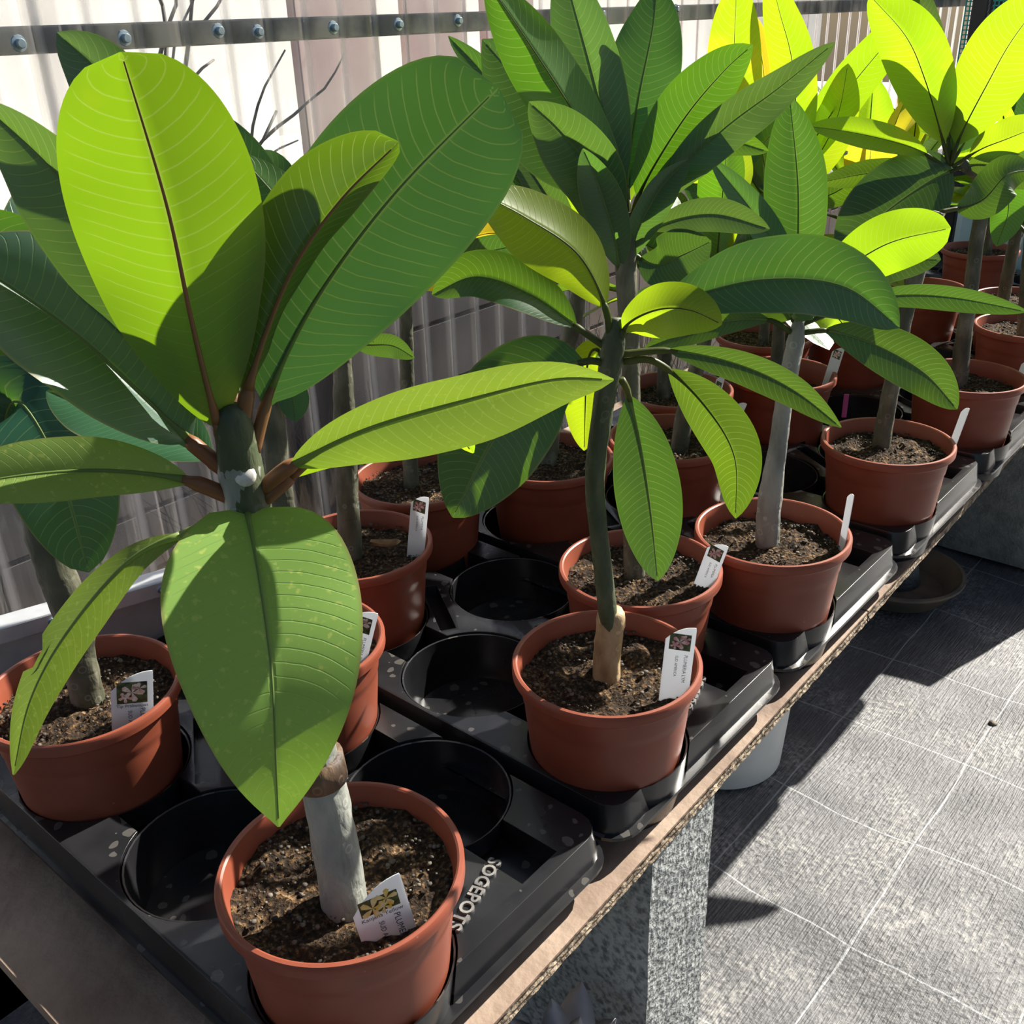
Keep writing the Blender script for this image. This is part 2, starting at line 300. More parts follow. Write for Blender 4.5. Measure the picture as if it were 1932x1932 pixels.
def mat_floor():
    m, N, L, P = new_mat('woven weed mat')
    tc = N.new('ShaderNodeTexCoord')
    sep = N.new('ShaderNodeSeparateXYZ'); L.new(tc.outputs['Object'], sep.inputs[0])
    nz = N.new('ShaderNodeTexNoise'); nz.inputs['Scale'].default_value = 4; nz.inputs['Detail'].default_value = 2; L.new(tc.outputs['Object'], nz.inputs[0])
    wob = math_node(N, L, 'MULTIPLY', math_node(N, L, 'SUBTRACT', nz.outputs[0], 0.5), 0.05)
    def stripe(co, period, off, wv, half):
        x = math_node(N, L, 'DIVIDE', math_node(N, L, 'ADD', math_node(N, L, 'ADD', co, -off), wv), period)
        d = math_node(N, L, 'ABSOLUTE', math_node(N, L, 'SUBTRACT', math_node(N, L, 'FRACT', math_node(N, L, 'ADD', x, 100.5)), 0.5))
        return math_node(N, L, 'LESS_THAN', d, half / period)
    s1 = stripe(sep.outputs[0], 0.2235, 1.145, wob, 0.0013)
    s2 = stripe(sep.outputs[1], 0.2100, 0.076, math_node(N, L, 'MULTIPLY', wob, 0.3), 0.0013)
    st = math_node(N, L, 'MAXIMUM', s1, s2)
    mp = N.new('ShaderNodeMapping'); mp.inputs['Scale'].default_value = (18, 420, 1); L.new(tc.outputs['Object'], mp.inputs[0])
    n = N.new('ShaderNodeTexNoise'); n.inputs['Scale'].default_value = 1.0; n.inputs['Detail'].default_value = 4; L.new(mp.outputs[0], n.inputs[0])
    n3 = N.new('ShaderNodeTexNoise'); n3.inputs['Scale'].default_value = 130; n3.inputs['Detail'].default_value = 3; L.new(tc.outputs['Object'], n3.inputs[0])
    n2 = N.new('ShaderNodeTexNoise'); n2.inputs['Scale'].default_value = 7; n2.inputs['Detail'].default_value = 5; L.new(tc.outputs['Object'], n2.inputs[0])
    sp_ = math_node(N, L, 'MULTIPLY', math_node(N, L, 'SUBTRACT', n3.outputs[0], 0.45), math_node(N, L, 'SUBTRACT', n2.outputs[0], 0.40))
    mx = math_node(N, L, 'ADD', math_node(N, L, 'ADD', math_node(N, L, 'MULTIPLY', n.outputs[0], 0.5), math_node(N, L, 'MULTIPLY', n2.outputs[0], 0.35)), math_node(N, L, 'MULTIPLY', sp_, 5.0))
    r = ramp(N, [(0.28, (0.05, 0.052, 0.055)), (0.48, (0.13, 0.13, 0.132)), (0.75, (0.30, 0.29, 0.27))]); L.new(mx, r.inputs[0])
    x = N.new('ShaderNodeMix'); x.data_type = 'RGBA'; L.new(math_node(N, L, 'MULTIPLY', st, 0.6), x.inputs[0]); L.new(r.outputs[0], x.inputs[6]); x.inputs[7].default_value = (0.45, 0.47, 0.48, 1)
    L.new(x.outputs[2], P.inputs['Base Color']); P.inputs['Roughness'].default_value = 0.55
    b = N.new('ShaderNodeBump'); b.inputs['Strength'].default_value = 0.6; b.inputs['Distance'].default_value = 0.004
    L.new(math_node(N, L, 'ADD', n.outputs[0], n3.outputs[0]), b.inputs['Height']); L.new(b.outputs[0], P.inputs['Normal'])
    return m
M_FLOOR = mat_floor()

# ------------------------------------------------------------------ mesh helpers
def link(name, me, mat, parent=None, smooth=True):
    o = bpy.data.objects.new(name, me); COL.objects.link(o)
    if mat is not None and not me.materials: me.materials.append(mat)
    if smooth:
        for p in me.polygons: p.use_smooth = True
    if parent is not None:
        o.parent = parent; o.location = -parent.location      # vertices given in world space
    return o
def mesh(name, v, f):
    me = bpy.data.meshes.new(name); me.from_pydata([tuple(x) for x in v], [], f); me.update(); return me
def tag(o, label, cat, group=None, kind=None):
    if label: o['label'] = label
    if cat: o['category'] = cat
    if group: o['group'] = group
    if kind: o['kind'] = kind
    return o
def empty(name, loc, rz=0.0):
    o = bpy.data.objects.new(name, None); COL.objects.link(o); o.location = loc; o.rotation_euler = (0, 0, rz)
    o.empty_display_size = 0.05
    o.matrix_world = Matrix.Translation(Vector(loc)) @ Matrix.Rotation(rz, 4, 'Z')
    return o
def box_data(x0, x1, y0, y1, z0, z1):
    v = [(x, y, z) for z in (z0, z1) for y in (y0, y1) for x in (x0, x1)]
    f = [(0, 2, 3, 1), (4, 5, 7, 6), (0, 1, 5, 4), (2, 6, 7, 3), (0, 4, 6, 2), (1, 3, 7, 5)]
    return v, f
def bevel_mesh(me, wdt, seg=2, ang=30):
    bm = bmesh.new(); bm.from_mesh(me)
    bmesh.ops.recalc_face_normals(bm, faces=bm.faces)
    ed = [e for e in bm.edges if len(e.link_faces) == 2 and e.calc_face_angle(0) > math.radians(ang)]
    bmesh.ops.bevel(bm, geom=ed, offset=wdt, segments=seg, affect='EDGES', profile=0.5)
    bm.to_mesh(me); bm.free(); return me
def box(name, dims, mat, parent=None, bev=0.0, seg=2, loc=None, rz=None):
    me = mesh(name, *box_data(*dims))
    if bev: bevel_mesh(me, bev, seg)
    o = bpy.data.objects.new(name, me); COL.objects.link(o); me.materials.append(mat)
    if parent is not None: o.parent = parent
    if loc is not None: o.location = loc
    if rz is not None: o.rotation_euler = (0, 0, rz)
    return o
def lathe(name, prof, n=48, cap_bottom=True):
    v, f = [], []
    for (r, z) in prof:
        for k in range(n):
            t = 2 * math.pi * k / n; v.append((r * math.cos(t), r * math.sin(t), z))
    for i in range(len(prof) - 1):
        for k in range(n):
            k2 = (k + 1) % n
            f.append((i * n + k, i * n + k2, (i + 1) * n + k2, (i + 1) * n + k))
    if cap_bottom: f.append(tuple(range(n))[::-1])
    return mesh(name, v, f)
def sharp_angle(me, deg=40):
    try: me.set_sharp_from_angle(angle=math.radians(deg))
    except Exception: pass
def catmull(P, n):
    P = [Vector(p) for p in P]
    Q = [P[0] * 2 - P[1]] + P + [P[-1] * 2 - P[-2]]
    out = []
    segs = len(P) - 1
    for i in range(n + 1):
        t = i / n * segs; k = min(int(t), segs - 1); t -= k
        a, b, c, d = Q[k:k + 4]
        out.append(0.5 * ((2 * b) + (c - a) * t + (2 * a - 5 * b + 4 * c - d) * t * t + (3 * b - a - 3 * c + d) * t ** 3))
    return out
def arc_resample(P, n):
    L_ = [0]
    for a, b in zip(P, P[1:]): L_.append(L_[-1] + (b - a).length)
    tot = L_[-1]; out = []; j = 0
    for i in range(n + 1):
        s = tot * i / n
        while j < len(P) - 2 and L_[j + 1] < s: j += 1
        d = L_[j + 1] - L_[j]
        out.append(P[j].lerp(P[j + 1], 0 if d < 1e-9 else (s - L_[j]) / d))
    return out, tot
def tube(name, pts, radii, n=10, cap=True, jitter=0.0, seed=0):
    v, f = [], []
    up = Vector((0.3, -1, 0.1)).normalized()
    for i, p in enumerate(pts):
        t = (pts[min(i + 1, len(pts) - 1)] - pts[max(i - 1, 0)]).normalized()
        s = t.cross(up).normalized(); b = s.cross(t); up = b * -1 if False else up
        for k in range(n):
            a = 2 * math.pi * k / n
            r = radii[i]
            if jitter: r *= 1 + jitter * noise.noise(Vector((math.cos(a) * 1.5 + seed, math.sin(a) * 1.5, i * 0.55)))
            v.append(p + (s * math.cos(a) + b * math.sin(a)) * r)
    for i in range(len(pts) - 1):
        for k in range(n):
            k2 = (k + 1) % n
            f.append((i * n + k, i * n + k2, (i + 1) * n + k2, (i + 1) * n + k))
    if cap:
        f.append(tuple(range(n))[::-1]); o = (len(pts) - 1) * n; f.append(tuple(range(o, o + n)))
    me = mesh(name, v, f)
    bm = bmesh.new(); bm.from_mesh(me); bmesh.ops.recalc_face_normals(bm, faces=bm.faces); bm.to_mesh(me); bm.free()
    return me
def copy_tree(o, parent=None):
    c = o.copy(); COL.objects.link(c); c.parent = parent
    for ch in list(o.children): copy_tree(ch, c)
    return c

# ------------------------------------------------------------------ setting: floor, wall, outside
ROT = Matrix.Rotation(BANG, 4, 'Z')
def floor_z(a, b): return 0.016 * noise.noise(Vector((a * 2.6, b * 3.4, 3))) + 0.006 * noise.noise(Vector((a * 9, b * 7, 1))) - 0.008
# weed mat floor (built in bench axes so its printed grid follows the bench)
na, nb = 220, 130
v, f = [], []
for j in range(nb + 1):
    for i in range(na + 1):
        a = -1.5 + 6.5 * i / na; b = -2.4 + 3.05 * j / nb
        v.append((a, b, floor_z(a, b)))
for j in range(nb):
    for i in range(na):
        k = j * (na + 1) + i; f.append((k, k + 1, k + na + 2, k + na + 1))
fl = link('floor', mesh('floor', v, f), M_FLOOR)
fl.location = T(0, 0, -ZR); fl.rotation_euler = (0, 0, BANG); tag(fl, None, None, kind='structure')
fl['label'] = 'dark woven weed mat with pale grid lines covering the floor'

WB = 0.64
sheet_objs = []
wallroot = empty('wall_back', T(0, WB, -ZR), BANG); tag(wallroot, 'clear corrugated plastic greenhouse wall behind the bench', None, kind='structure')
pitch = 0.0571
def sheet(a0, a1, off, z0, z1):
    v, f = [], []; n = int((a1 - a0) / pitch * 14); zs = [z0 + (z1 - z0) * k / 6 for k in range(7)]
    for z in zs:
        for i in range(n + 1):
            a = a0 + (a1 - a0) * i / n
            ph = (a / pitch) % 1.0
            # flattened trapezoid-like wave
            h = math.sin(2 * math.pi * ph); h = max(-0.8, min(0.8, h * 1.15))
            v.append((a, off + 0.0085 * h + 0.003 * math.sin(a * 3 + z), z))
    for j in range(6):
        for i in range(n):
            k = j * (n + 1) + i; f.append((k, k + 1, k + n + 2, k + n + 1))
    return mesh('corrugated_panel', v, f)
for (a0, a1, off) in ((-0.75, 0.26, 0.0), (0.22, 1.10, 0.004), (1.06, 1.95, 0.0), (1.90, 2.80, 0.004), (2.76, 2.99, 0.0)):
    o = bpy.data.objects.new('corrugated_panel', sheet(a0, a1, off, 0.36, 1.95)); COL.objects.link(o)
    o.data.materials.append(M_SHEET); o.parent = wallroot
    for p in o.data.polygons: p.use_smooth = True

# batten with bolts
zb = 0.511
def on_plane_b(x, y, b):
    d = ray(x, y); nb3 = Vector((N2.x, N2.y, 0)); t = (b + A0.dot(N2)) / d.dot(nb3); return CAM + d * t
bt = box('batten', (-0.5, 2.98, -0.012, 0.012, -0.013, 0.013), M_BATTEN, bev=0.002, seg=1)
bt.location = T(0, WB + 0.026, zb); bt.rotation_euler = (0, 0, BANG)
tag(bt, 'long metal batten screwed across the corrugated wall', 'batten')
bolt_me = lathe('bolt', [(0.0001, 0.0), (0.0075, 0.0), (0.0082, 0.0015), (0.0076, 0.003), (0.0046, 0.0032), (0.0046, 0.0075), (0.0038, 0.0085), (0.0001, 0.0085)], 12, False)
bolt_me.materials.append(M_BOLT)
for (x, y) in ((36, 82), (235, 72), (412, 58), (487, 60), (629, 52), (752, 46), (864, 39), (1012, 33), (1135, 26), (1275, 17)):
    p = on_plane_b(x, y, WB - 0.006)
    o = bpy.data.objects.new('bolt', bolt_me); COL.objects.link(o)
    ma = (p.xy - A0).dot(U2)
    o.parent = bt; o.location = (ma, -0.030, p.z - ZR - zb); o.rotation_euler = (math.radians(90), 0, 0)

# ground outside, sun bleached yard, dark planting strip, pale building parts seen through the wall
def mat_yard():
    return simple('pale gravel yard', (0.55, 0.53, 0.49), (0.80, 0.78, 0.74), 3, 0.9, 0.3, 60)
yard = box('ground_outside', (-12, 16, 2.6, 30, -0.1, 0.0), mat_yard(), loc=T(0, 0, -ZR), rz=BANG); tag(yard, 'pale sunlit yard outside the plastic wall', None, kind='structure')
M_BANK = simple('dark soil bank', (0.020, 0.018, 0.016), (0.085, 0.07, 0.055), 9, 0.95, 1.0, 40)
v, f = [], []
na, nb = 90, 26
for j in range(nb + 1):
    for i in range(na + 1):
        a = -3.5 + 10 * i / na; b = 0.70 + 2.0 * j / nb; s = j / nb
        z = -0.62 + 0.20 * s + 0.10 * noise.noise(Vector((a * 2.1, b * 2.4, 9))) + 0.05 * noise.noise(Vector((a * 7, b * 7, 2)))
        v.append((a, b, z))
for j in range(nb):
    for i in range(na):
        k = j * (na + 1) + i; f.append((k, k + 1, k + na + 2, k + na + 1))
bank = link('soil_bank', mesh('soil_bank', v, f), M_BANK); bank.location = T(0, 0, 0); bank.rotation_euler = (0, 0, BANG)
tag(bank, 'dark soil bank outside behind the plastic wall', None, kind='structure')
M_WALLOUT = simple('white rendered wall', (0.80, 0.79, 0.76), (0.88, 0.87, 0.84), 2, 0.9, 0.1, 50)
wo = box('wall_outside', (-14, 20, 9.0, 9.2, 0, 4.5), M_WALLOUT, loc=T(0, 0, -ZR), rz=BANG); tag(wo, 'white rendered wall far outside', None, kind='structure')

# dark low hedge behind the lower half of the wall: leafy clumps
M_HEDGE = simple('dry dark stems', (0.03, 0.03, 0.02), (0.12, 0.10, 0.065), 8, 0.9)
M_HEDGE2 = simple('pale dry stems', (0.22, 0.19, 0.14), (0.40, 0.36, 0.29), 8, 0.9)
def clump(name, a, b, h, n, spread, mat, label, rs, wdt=0.004):
    rnd = random.Random(rs)
    v, f = [], []
    for k in range(n):
        x, y = rnd.gauss(0, spread), rnd.gauss(0, spread * 0.3)
        dx, dy = rnd.gauss(0, 0.16) * h, rnd.gauss(0, 0.06) * h
        hh = h * rnd.uniform(0.45, 1.1); th = rnd.uniform(0, 6.28)
        sx, sy = math.cos(th) * wdt, math.sin(th) * wdt
        k0 = len(v)
        for q in range(4):
            t = q / 3; ww = 1 - 0.8 * t
            cx, cy, cz = x + dx * t * t, y + dy * t * t, hh * (t - 0.15 * t * t)
            v += [(cx - sx * ww, cy - sy * ww, cz), (cx + sx * ww, cy + sy * ww, cz)]
        for q in range(3): f.append((k0 + 2 * q, k0 + 2 * q + 1, k0 + 2 * q + 3, k0 + 2 * q + 2))
    o = link(name, mesh(name, v, f), mat); o.location = T(a, b, -0.62); o.rotation_euler = (0, 0, BANG)
    tag(o, label, 'grass', kind='stuff'); return o
clump('dry_grass_clump', -0.2, 0.92, 0.50, 420, 0.10, M_HEDGE, 'dark dry grass outside behind the left end of the wall', 1)
clump('dry_grass_clump', 0.72, 0.92, 0.56, 520, 0.12, M_HEDGE, 'dark dry grass outside the wall behind the middle pots', 2)
clump('dry_grass_clump', 1.65, 0.92, 0.52, 420, 0.12, M_HEDGE2, 'pale dry grass outside the wall behind the right pots', 3)

# stacked black crates outside (dark mass seen through the plastic)
M_DARKOUT = simple('dark weathered crate', (0.018, 0.018, 0.022), (0.06, 0.055, 0.055), 6, 0.8)
M_DARKOUT2 = simple('brown weathered crate', (0.09, 0.07, 0.06), (0.20, 0.16, 0.14), 5, 0.85)
def crate(a, b, wa, wb, h, mat, label, z0=-0.55):
    r = empty('crate', T(a, b, z0), BANG); tag(r, label, 'crate', 'crates stored outside the wall')
    n = 5
    for k in range(n):
        zz0 = h * k / n + 0.004; zz1 = h * (k + 1) / n - 0.008
        box('slat', (-wa / 2, wa / 2, -wb / 2, -wb / 2 + 0.012, zz0, zz1), mat, r)
        box('slat', (-wa / 2, wa / 2, wb / 2 - 0.012, wb / 2, zz0, zz1), mat, r)
    for sx in (-1, 1):
        box('side', (sx * wa / 2 - 0.006, sx * wa / 2 + 0.006, -wb / 2, wb / 2, 0, h), mat, r)
        for sy in (-1, 1): box('post', (sx * (wa / 2 - 0.03) - 0.012, sx * (wa / 2 - 0.03) + 0.012, sy * (wb / 2 - 0.02) - 0.012, sy * (wb / 2 - 0.02) + 0.012, 0, h), mat, r)
    box('base', (-wa / 2, wa / 2, -wb / 2, wb / 2, 0, 0.01), mat, r)
    return r
crate(0.55, 1.45, 0.70, 0.45, 0.62, M_DARKOUT, 'dark slatted crate outside the wall behind the leftmost big leaves')
crate(1.40, 1.40, 0.80, 0.45, 0.74, M_DARKOUT, 'tallest dark slatted crate outside behind the middle pots')
crate(2.35, 1.45, 0.80, 0.45, 0.66, M_DARKOUT2, 'brown slatted crate outside behind the right-hand plants')
crate(3.3, 1.45, 0.70, 0.45, 0.60, M_DARKOUT2, 'brown slatted crate outside at the far end of the wall')
M_PINKW = simple('faded pink timber', (0.58, 0.40, 0.40), (0.72, 0.62, 0.56), 3, 0.9)
for (a, b, w_, lab) in ((2.05, 2.3, 0.34, 'faded pink timber board standing outside, left one'), (2.50, 2.3, 0.30, 'faded pink timber board standing outside, middle one'), (2.95, 2.35, 0.28, 'faded pink timber board standing outside, right one')):
    o = box('standing_board', (-w_ / 2, w_ / 2, -0.02, 0.02, 0, 1.55), M_PINKW, loc=T(a, b, -0.5), rz=BANG, bev=0.004, seg=1)
    tag(o, lab, 'board', 'boards standing outside')
# bare branch seen through the wall
def branch_tree():
    r = empty('bare_shrub', T(1.35, 2.35, -0.5)); tag(r, 'bare grey branching shrub outside beyond the plastic wall', 'shrub')
    M_BR = simple('grey branch bark', (0.10, 0.10, 0.09), (0.26, 0.25, 0.23), 10, 0.9)
    rnd = random.Random(5)
    def br(p, d, ln, rad, lev):
        pts = [p]; q = p.copy(); dd = d.copy()
        for k in range(6):
            dd = (dd + Vector((rnd.gauss(0, .22), rnd.gauss(0, .12), rnd.gauss(0, .12)))).normalized(); q = q + dd * ln / 6; pts.append(q.copy())
        o = link('branch', tube('branch', pts, [rad * (1 - 0.09 * i) for i in range(7)], 6), M_BR); o.parent = r; o.location = (0, 0, 0)
        if lev < 2:
            for k in range(3): br(pts[2 + k * 2 - (1 if k == 2 else 0)], (dd + Vector((rnd.uniform(-1, 1), rnd.uniform(-.3, .3), rnd.uniform(-.2, .8)))).normalized(), ln * 0.65, rad * 0.6, lev + 1)
    br(Vector((0, 0, 0)), Vector((0.2, 0, 1)), 1.1, 0.022, 0)
    br(Vector((0.1, 0, 0.1)), Vector((-0.7, 0.1, 1)).normalized(), 0.9, 0.016, 0)
branch_tree()

# ------------------------------------------------------------------ bench
def bench_board(a0, a1, b0, b1, bf0, bf1, z, label):
    # board with a ragged front edge
    r = empty('bench_board', T(0, 0, z), BANG); tag(r, label, 'board', 'bench top boards')
    rnd = random.Random(int(a0 * 100))
    n = 60; top, bot = [], []
    v, f = [], []
    for i in range(n + 1):
        a = a0 + (a1 - a0) * i / n; b = bf0 + (bf1 - bf0) * i / n
        v += [(a, b1, 0), (a, b, 0), (a, b, -0.003)]
    for i in range(n):
        k = 3 * i; f += [(k + 1, k + 4, k + 3, k), (k + 2, k + 5, k + 4, k + 1)]
    e = len(v)
    v += [(a0, b1, -0.015), (a0, bf0, -0.015), (a1, b1, -0.015), (a1, bf1, -0.015)]
    f += [(e, e + 1, 2, 1, 0), (e, e + 2, e + 3, e + 1), (0, 3 * n, e + 2, e)]
    o = link('board_top', mesh('board_top', v, f), M_BOARD, smooth=False); o.parent = r; o.location = (0, 0, 0)
    v, f = [], []
    n = 160
    for i in range(n + 1):
        a = a0 + (a1 - a0) * i / n; b = bf0 + (bf1 - bf0) * i / n
        for q in range(5):
            zz = -0.0012 - 0.0135 * q / 4
            v.append((a, b - 0.001 + rnd.uniform(-0.0007, 0.0006) + (0.0012 if q in (1, 3) else 0), zz))
    for i in range(n):
        for q in range(4): f.append((5 * i + q, 5 * i + q + 1, 5 * (i + 1) + q + 1, 5 * (i + 1) + q))
    o = link('board_edge', mesh('board_edge', v, f), M_BOARDEDGE, smooth=False); o.parent = r; o.location = (0, 0, 0)
    return r
ZB = -0.148
bench_board(-0.152, 0.765, None, 0.60, -0.089, -0.070, ZB, 'weathered brown board under the two nearest trays')
bench_board(0.768, 2.95, None, 0.60, -0.070, -0.016, ZB, 'weathered brown board under the farther trays')

# supports and floor things
def rough_block(name, a0, a1, b0, b1, z0, z1, mat, label, cat):
    me = mesh(name, *box_data(a0, a1, b0, b1, z0, z1))
    bm = bmesh.new(); bm.from_mesh(me); bmesh.ops.subdivide_edges(bm, edges=bm.edges, cuts=14, use_grid_fill=True)
    for x in bm.verts:
        nz = noise.noise_vector(x.co * 30) * 0.0016 + noise.noise_vector(x.co * 110) * 0.0006
        x.co += nz
    bm.to_mesh(me); bm.free()
    o = link(name, me, mat, smooth=False); o.location = T(0, 0, -ZR); o.rotation_euler = (0, 0, BANG)
    tag(o, label, cat); return o
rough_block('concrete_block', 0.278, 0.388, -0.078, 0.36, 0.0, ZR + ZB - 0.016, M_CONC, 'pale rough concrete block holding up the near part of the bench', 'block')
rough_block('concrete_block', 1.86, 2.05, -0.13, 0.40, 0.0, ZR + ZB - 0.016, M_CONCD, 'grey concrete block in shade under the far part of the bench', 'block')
bk = empty('bucket', T(0.925, 0.20, -ZR), BANG); tag(bk, 'white plastic bucket standing under the bench edge', 'bucket')
o = link('bucket_body', lathe('bucket_body', [(0.098, 0.0), (0.103, 0.004), (0.128, 0.40), (0.134, 0.402), (0.134, 0.415), (0.130, 0.418), (0.126, 0.418), (0.123, 0.40), (0.100, 0.01), (0.001, 0.008)], 48), M_BUCKET)
o.parent = bk; o.location = (0, 0, 0); sharp_angle(o.data)
o = link('bucket_collar', lathe('bucket_collar', [(0.124, 0.345), (0.131, 0.345), (0.132, 0.352), (0.126, 0.353)], 48, False), M_BUCKET); o.parent = bk; o.location = (0, 0, 0)
o = link('handle', tube('handle', [Vector((0.133 * math.cos(t), -0.133 * abs(math.sin(t)) , 0.40 - 0.10 * math.sin(t))) for t in [math.pi * k / 16 for k in range(17)]], [0.002] * 17, 6), M_STEEL); o.parent = bk; o.location = (0, 0, 0)
ds = empty('dish', T(1.60, 0.165, -ZR), BANG); tag(ds, 'shallow grey dish on the floor in the bench shadow', 'dish')
o = link('dish_body', lathe('dish_body', [(0.085, 0.0), (0.100, 0.004), (0.125, 0.042), (0.131, 0.045), (0.131, 0.050), (0.124, 0.051), (0.116, 0.043), (0.092, 0.012), (0.001, 0.010)], 48), M_DISH); o.parent = ds; o.location = (0, 0, 0.006); sharp_angle(o.data, 50)
o = link('dish_pedestal', lathe('dish_pedestal', [(0.05, 0.012), (0.032, 0.10), (0.040, 0.30), (0.060, 0.425), (0.001, 0.425)], 24), M_CONCD); o.parent = ds; o.location = (0.02, 0.01, 0.006)
def pebble(p, r, mat, label):
    me = bpy.data.meshes.new('clod'); bm = bmesh.new(); bmesh.ops.create_icosphere(bm, subdivisions=2, radius=r)
    for x in bm.verts: x.co *= 1 + 0.35 * noise.noise(x.co * 120); x.co.z *= 0.6
    bm.to_mesh(me); bm.free(); o = link('soil_clod', me, mat); o.location = p + Vector((0, 0, r * 0.4)); tag(o, label, 'clod')
pc = at_z(1873, 1366, -ZR - 0.008); pc.z = floor_z((pc.xy - A0).dot(U2), (pc.xy - A0).dot(N2)) - 0.001
pebble(pc, 0.007, M_DISH, 'small dark clod of soil lying on the weed mat')

def succulent(p, label, n, R, rs, mat=M_SUCC):
    r = empty('succulent', p); tag(r, label, 'succulent')
    rnd = random.Random(rs)
    for k in range(n):
        t = k * 2.4; ln = R * (0.55 + 0.45 * (k / n)); el = math.radians(75 - 55 * k / n)
        d = Vector((math.cos(t) * math.cos(el), math.sin(t) * math.cos(el), math.sin(el))); s = Vector((-math.sin(t), math.cos(t), 0)); nn = s.cross(d)
        v, f = [], []
        m = 7
        for i in range(m + 1):
            q = i / m; ww = ln * 0.26 * (math.sin(math.pi * min(1, q * 0.92 + 0.08)) ** 0.7) + 0.0004; c = d * ln * q + Vector((0, 0, ln * 0.12 * q * q)) + Vector((0, 0, 0.02))
            th = 0.10 * ln * (1 - q) + 0.0008
            for (sx, nx) in ((-1, 0.25), (0, -0.5), (1, 0.25), (0, 0.6)): v.append(c + s * ww * sx + nn * th * nx)
        for i in range(m):
            for q in range(4): f.append((4 * i + q, 4 * i + (q + 1) % 4, 4 * (i + 1) + (q + 1) % 4, 4 * (i + 1) + q))
        o = link('leaf', mesh('leaf', v, f), mat); o.parent = r; o.location = (0, 0, 0)
    o = link('stem', tube('stem', [Vector((0, 0, -0.20)), Vector((0, 0, -0.1)), Vector((0, 0, 0.03))], [0.008, 0.008, 0.006], 8), M_BARK); o.parent = r; o.location = (0, 0, 0)
    return r
def black_pot(p, rt, rb, h, label, soil=True):
    r = empty('plant_pot', p); tag(r, label, 'pot')
    o = link('pot_body', lathe('pot_body', [(rb, 0), (rt - 0.004, h - 0.012), (rt, h - 0.011), (rt, h), (rt - 0.004, h), (rt - 0.006, h - 0.012), (rb - 0.003, 0.004), (0.001, 0.004)], 32), M_BLACK); o.parent = r; o.location = (0, 0, 0); sharp_angle(o.data)
    if soil:
        o = link('soil', soil_mesh(rt - 0.008, 3), M_SOIL); o.parent = r; o.location = (0, 0, h - 0.022)
    return r
def soil_mesh(R, seed, amp=0.006, nr=22, nt=56):
    v, f = [(0, 0, amp * noise.noise(Vector((0, 0, seed))))], []
    for i in range(1, nr + 1):
        r = R * i / nr
        for k in range(nt):
            t = 2 * math.pi * k / nt; x, y = r * math.cos(t), r * math.sin(t)
            z = amp * noise.noise(Vector((x * 32, y * 32, seed))) + amp * 0.7 * noise.noise(Vector((x * 85, y * 85, seed + 4))) + amp * 0.5 * noise.noise(Vector((x * 230, y * 230, seed)))
            v.append((x, y, z))
    for k in range(nt): f.append((0, 1 + k, 1 + (k + 1) % nt))
    for i in range(nr - 1):
        for k in range(nt):
            k2 = (k + 1) % nt; f.append((1 + i * nt + k, 1 + (i + 1) * nt + k, 1 + (i + 1) * nt + k2, 1 + i * nt + k2))
    return mesh('soil', v, f)
black_pot(T(0.19, -0.045, -ZR), 0.06, 0.045, 0.19, 'black pot with a succulent on the floor beside the concrete block')
succulent(T(0.19, -0.045, -ZR + 0.185), 'greyish mauve succulent rosette below the bench edge', 13, 0.085, 3)
black_pot(T(-0.235, 0.60, -ZR), 0.10, 0.08, 0.20, 'black pot of sunlit soil on the floor beyond the bench end')
black_pot(T(-0.27, 0.36, -ZR), 0.09, 0.07, 0.16, 'black pot on the floor half hidden by the bench end')
succulent(T(-0.25, 0.47, -0.42), 'dark small rosette on the floor beyond the bench end', 9, 0.06, 8)

# galvanised rail lying at the back of the bench (its own line, not quite parallel to the wall)
p0 = at_z(-120, 1216, -0.02); p1 = at_z(520, 1030, -0.02)
ax = (p1 - p0); ln = ax.length; ang = math.atan2(ax.y, ax.x)
rail = empty('metal_rail', p0, ang); tag(rail, 'bright galvanised rail lying behind the pots at the back left', 'rail')
o = box('rail_body', (0, ln, -0.004, 0.024, -0.020, 0.0), M_STEEL, rail, bev=0.002)
o = box('rail_lip', (0, ln, 0.020, 0.024, -0.125, -0.018), M_STEEL, rail, bev=0.001, seg=1)
for t in (0.30, 0.62):
    o = bpy.data.objects.new('bolt', bolt_me); COL.objects.link(o); o.parent = rail; o.location = (ln * t, -0.004, -0.010); o.rotation_euler = (math.radians(90), 0, 0); o.scale = (0.55, 0.55, 0.6)

